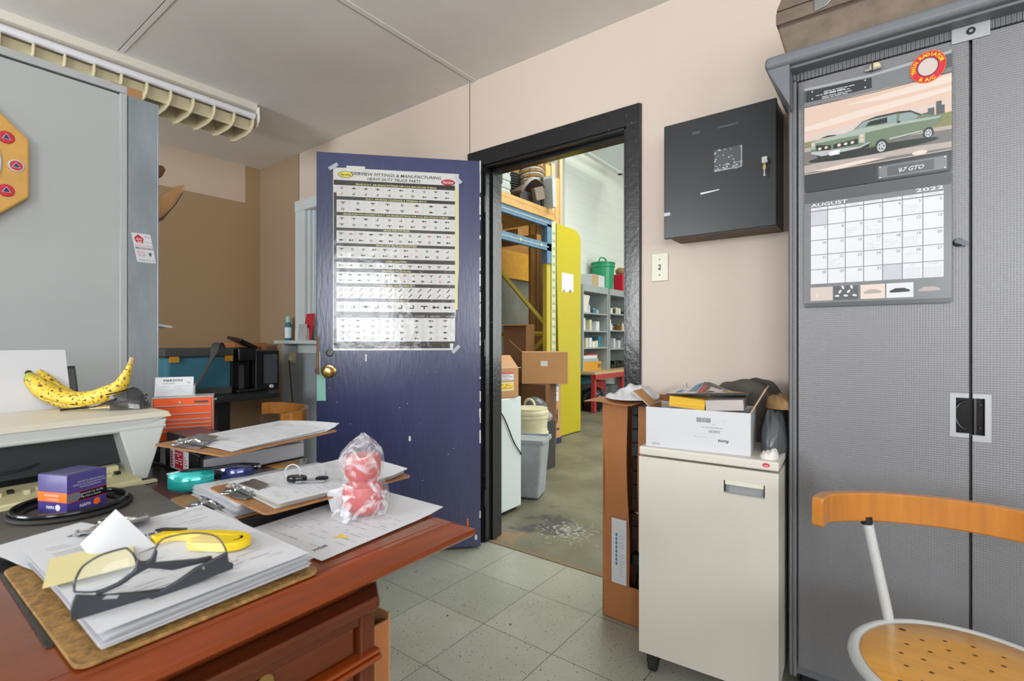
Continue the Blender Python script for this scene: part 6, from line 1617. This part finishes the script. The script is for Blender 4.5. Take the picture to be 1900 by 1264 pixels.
def jar(r, h, m, m2): return lambda g: (g.lathe([(r, 0), (r, h * .8), (r * .5, h * .9), (r * .5, h)], m, 14), g.lathe([(r * .55, h * .9), (r * .55, h * 1.04), (0, h * 1.05)], m2, 12))
def cart(a, b, c, m): return lambda g: g.bb(-a / 2, a / 2, 0, b, 0, c, m)
levels = [(0, .621 - .008), (0, .981), (0, 1.246), (0, 1.526), (1, .621 - .008), (1, .956), (1, 1.266), (1, 1.551)]
nms = {(0, 1): ('white bottles and cartons on the lower middle shelf of the left steel bay'), (0, 2): ('white bottles and cartons on the upper middle shelf of the left steel bay'), (0, 3): ('white parts and cans on the top inner shelf of the left steel bay'), (1, 1): ('grey boxes on the lower middle shelf of the right steel bay'), (1, 2): ('brown and white parts on the upper middle shelf of the right steel bay'), (1, 3): ('cans and bags on the top inner shelf of the right steel bay'), (1, 0): ('dark fittings on the bench inside the right steel bay')}
one = {(0, 1): 'small white container on the lower middle shelf of the left steel bay', (0, 2): 'small white container on the upper middle shelf of the left steel bay', (0, 3): 'small pale part on the top inner shelf of the left steel bay', (1, 1): 'small grey carton on the lower middle shelf of the right steel bay', (1, 2): 'small brown or white part on the upper shelf of right steel bay', (1, 3): 'small can on the top inner shelf of the right steel bay', (1, 0): 'small dark fitting on the bench inside the right steel bay'}
random.seed(12)
cnt = [0, 0]
for bi, z in levels:
    k = cnt[bi]; cnt[bi] += 1
    if (bi, k) == (0, 0): continue
    y0, y1, _ = SHB[bi]; y = y0 + (.36 if (bi, k) == (0, 3) else .06)
    while y < y1 - .16:
        w_ = random.uniform(.06, .11); h = random.uniform(.06, .20) if (bi, k) not in ((1, 0), (1, 3)) else random.uniform(.05, .13)
        if bi == 1 and k == 0: m = 'black'
        elif bi == 1 and k == 1: m = random.choice(['vinyl_grey', 'cabinet_side', 'ink_faint', 'cal_dark'])
        elif bi == 1 and k == 2: m = random.choice(['paper', 'ply_dark', 'vinyl', 'rag'])
        elif k == 3: m = random.choice(['paper', 'rag', 'paper', 'dark_cloth', 'cooler_blue', 'rag', 'pail', 'shelf_grey'])
        else: m = random.choice(['paper', 'paper', 'paper', 'pail', 'rag', 'cooler_blue'])
        gr = nms[(bi, k)]
        if random.random() < .45: simple('container', one[(bi, k)], 'container', (SX - .10 - random.uniform(0, .1), y + w_ / 2, z), jar(w_ * .42, h, m, 'paper' if m != 'paper' else 'pail'), gr)
        else: simple('carton', one[(bi, k)].replace('container', 'carton'), 'carton', (SX - .12, y, z), cart(.14, w_, h, m), gr)
        y += w_ + random.uniform(.01, .04)
simple('parts_drawer', 'orange-yellow bin on the bench inside the left steel bay', 'bin', (SX - .14, 6.86, .613), lambda g: (g.bb(-.12, .10, 0, .62, 0, .14, 'pipe_orange'), g.bb(.10, .104, .50, .60, .04, .10, 'ply_dark')), bev=.004)
simple('binder_stack', 'stack of grey binders on the orange-yellow bin inside the left steel bay', 'binders', (SX - .14, 6.88, .754), lambda g: (g.bb(-.10, .10, 0, .5, 0, .05, 'shelf_grey'), g.bb(-.10, .09, .02, .48, .051, .10, 'paper'), g.bb(-.10, .09, .10, .5, .101, .125, 'rack_red')))
simple('white_basket', 'white woven basket on the top inner shelf of the left steel bay', 'basket', (SX - .16, 6.94, 1.526), lambda g: g.taper((-.08, .08, -.08, .14), (-.12, .12, -.11, .18), 0, .28, 'rag'), bev=.02)
ST = 1.959
t = thing('green_tub', 'green lidded plastic tub on top of the steel shelving', 'tub', (-3.96, 7.78, ST))
g = G(); g.lathe([(.17, 0), (.19, .36), (.20, .37), (.20, .42), (.18, .43)], 'green_plastic', 28); g.obj('tub_body', t)
g = G(); g.lathe([(.205, .425), (.205, .45), (.12, .47), (0, .475)], 'green_plastic', 28); g.tube(spline([(.0, -.16, .46), (0, -.08, .53), (0, .08, .53), (0, .16, .46)]), .012, 'green_plastic'); g.obj('lid', t)
t = thing('red_oil_can', 'red oil can with rag on top of the steel shelving at the right', 'can', (-3.90, 8.22, ST))
g = G(); g.bb(-.08, .10, 0, .26, 0, .30, 'poster_red'); g.obj('can_body', t, bev=.01)
g = G(frame=lambda u, v, o: (.10 + o, u, v)); g.text('OIL', .06, .18, .07, 'cal_sky2', 2, width=.14); g.rect(.05, .10, .2, .14, 'cal_sky2', 2); g.obj('printed_label', t)
g = G(); g.ball((0, .12, .36), .09, 'brown_rag', (1, 1.1, .8), n=10); lab(g.obj('rag', t), 'brown rag')
simple('carton', 'white open carton at the left end on top of the steel shelving', 'carton', (-3.94, 7.14, ST), lambda g: (g.bb(-.1, .12, 0, .42, 0, .19, 'gloss_white'), g.bb(.12, .123, .0, .2, .0, .19, 'bench_top')))
simple('white_jug', 'small white jug behind the red oil can on the steel shelving', 'jug', (-3.88, 8.52, ST), jar(.045, .22, 'paper', 'paper'))
simple('pressure_tank', 'round black tank with a glossy highlight under the red workbench', 'tank', (-3.70, 6.98, .0), lambda g: (g.ball((0, 0, .19), .19, 'black_gloss'), g.cyl((0, 0, 0), (0, 0, .03), .1, 'black')))
for i, (y, z, h, w_, m, lb) in enumerate(((6.95, 0.40, .12, .3, 'cooler_blue', 'blue carton on the low box at the left under the red workbench'), (7.35, 0, .42, .40, 'rack_red', 'red drum under the middle of the red workbench'), (7.75, 0, .32, .45, 'cabinet_side', 'grey crate under the right of the red workbench'))):
    simple('storage_carton', lb, 'carton', (-4.02, y, z), cart(.26, w_, h, m), bev=.01)
simple('low_box', 'dark low box carrying the blue carton under the red workbench', 'box', (-4.02, 6.92, 0), cart(.26, .36, .398, 'dark_cloth'), bev=.01)
# overhead door tracks / white framed roof opening
t = thing('overhead_door', 'white overhead garage door folded up under the workshop roof', 'garage door', (-3.9, 8.2, 4.0))
g = G(); g.bb(0, 3.4, 0, .08, .02, .10, 'shop_wall'); g.bb(0, .08, -1.9, .08, .02, .12, 'shop_wall'); g.bb(0.08, 3.4, -1.9, 0, .05, .08, 'snowglass'); g.bb(.0, .06, -1.9, 2, .2, .24, 'shelf_grey'); g.obj('door_section', t)
g = G()
for y in (-1.5, .05): g.bb(0, .04, y, y + .04, .12, 1.0, 'shelf_grey')
g.obj('hanger', t)
t = thing('roof_beams', 'bare timber roof joists above the overhead door', 'beam', (-4.1, 7.6, 4.5))
g = G(); g.bb(0, 6.5, 0, .15, 0, .25, 'ply_dark'); g.obj('joist', t)
for k in range(1, 5):
    g = G(); g.bb(0, 6.5, k * .6, k * .6 + .12, 0, .25, 'ply_dark'); g.obj('joist', t)
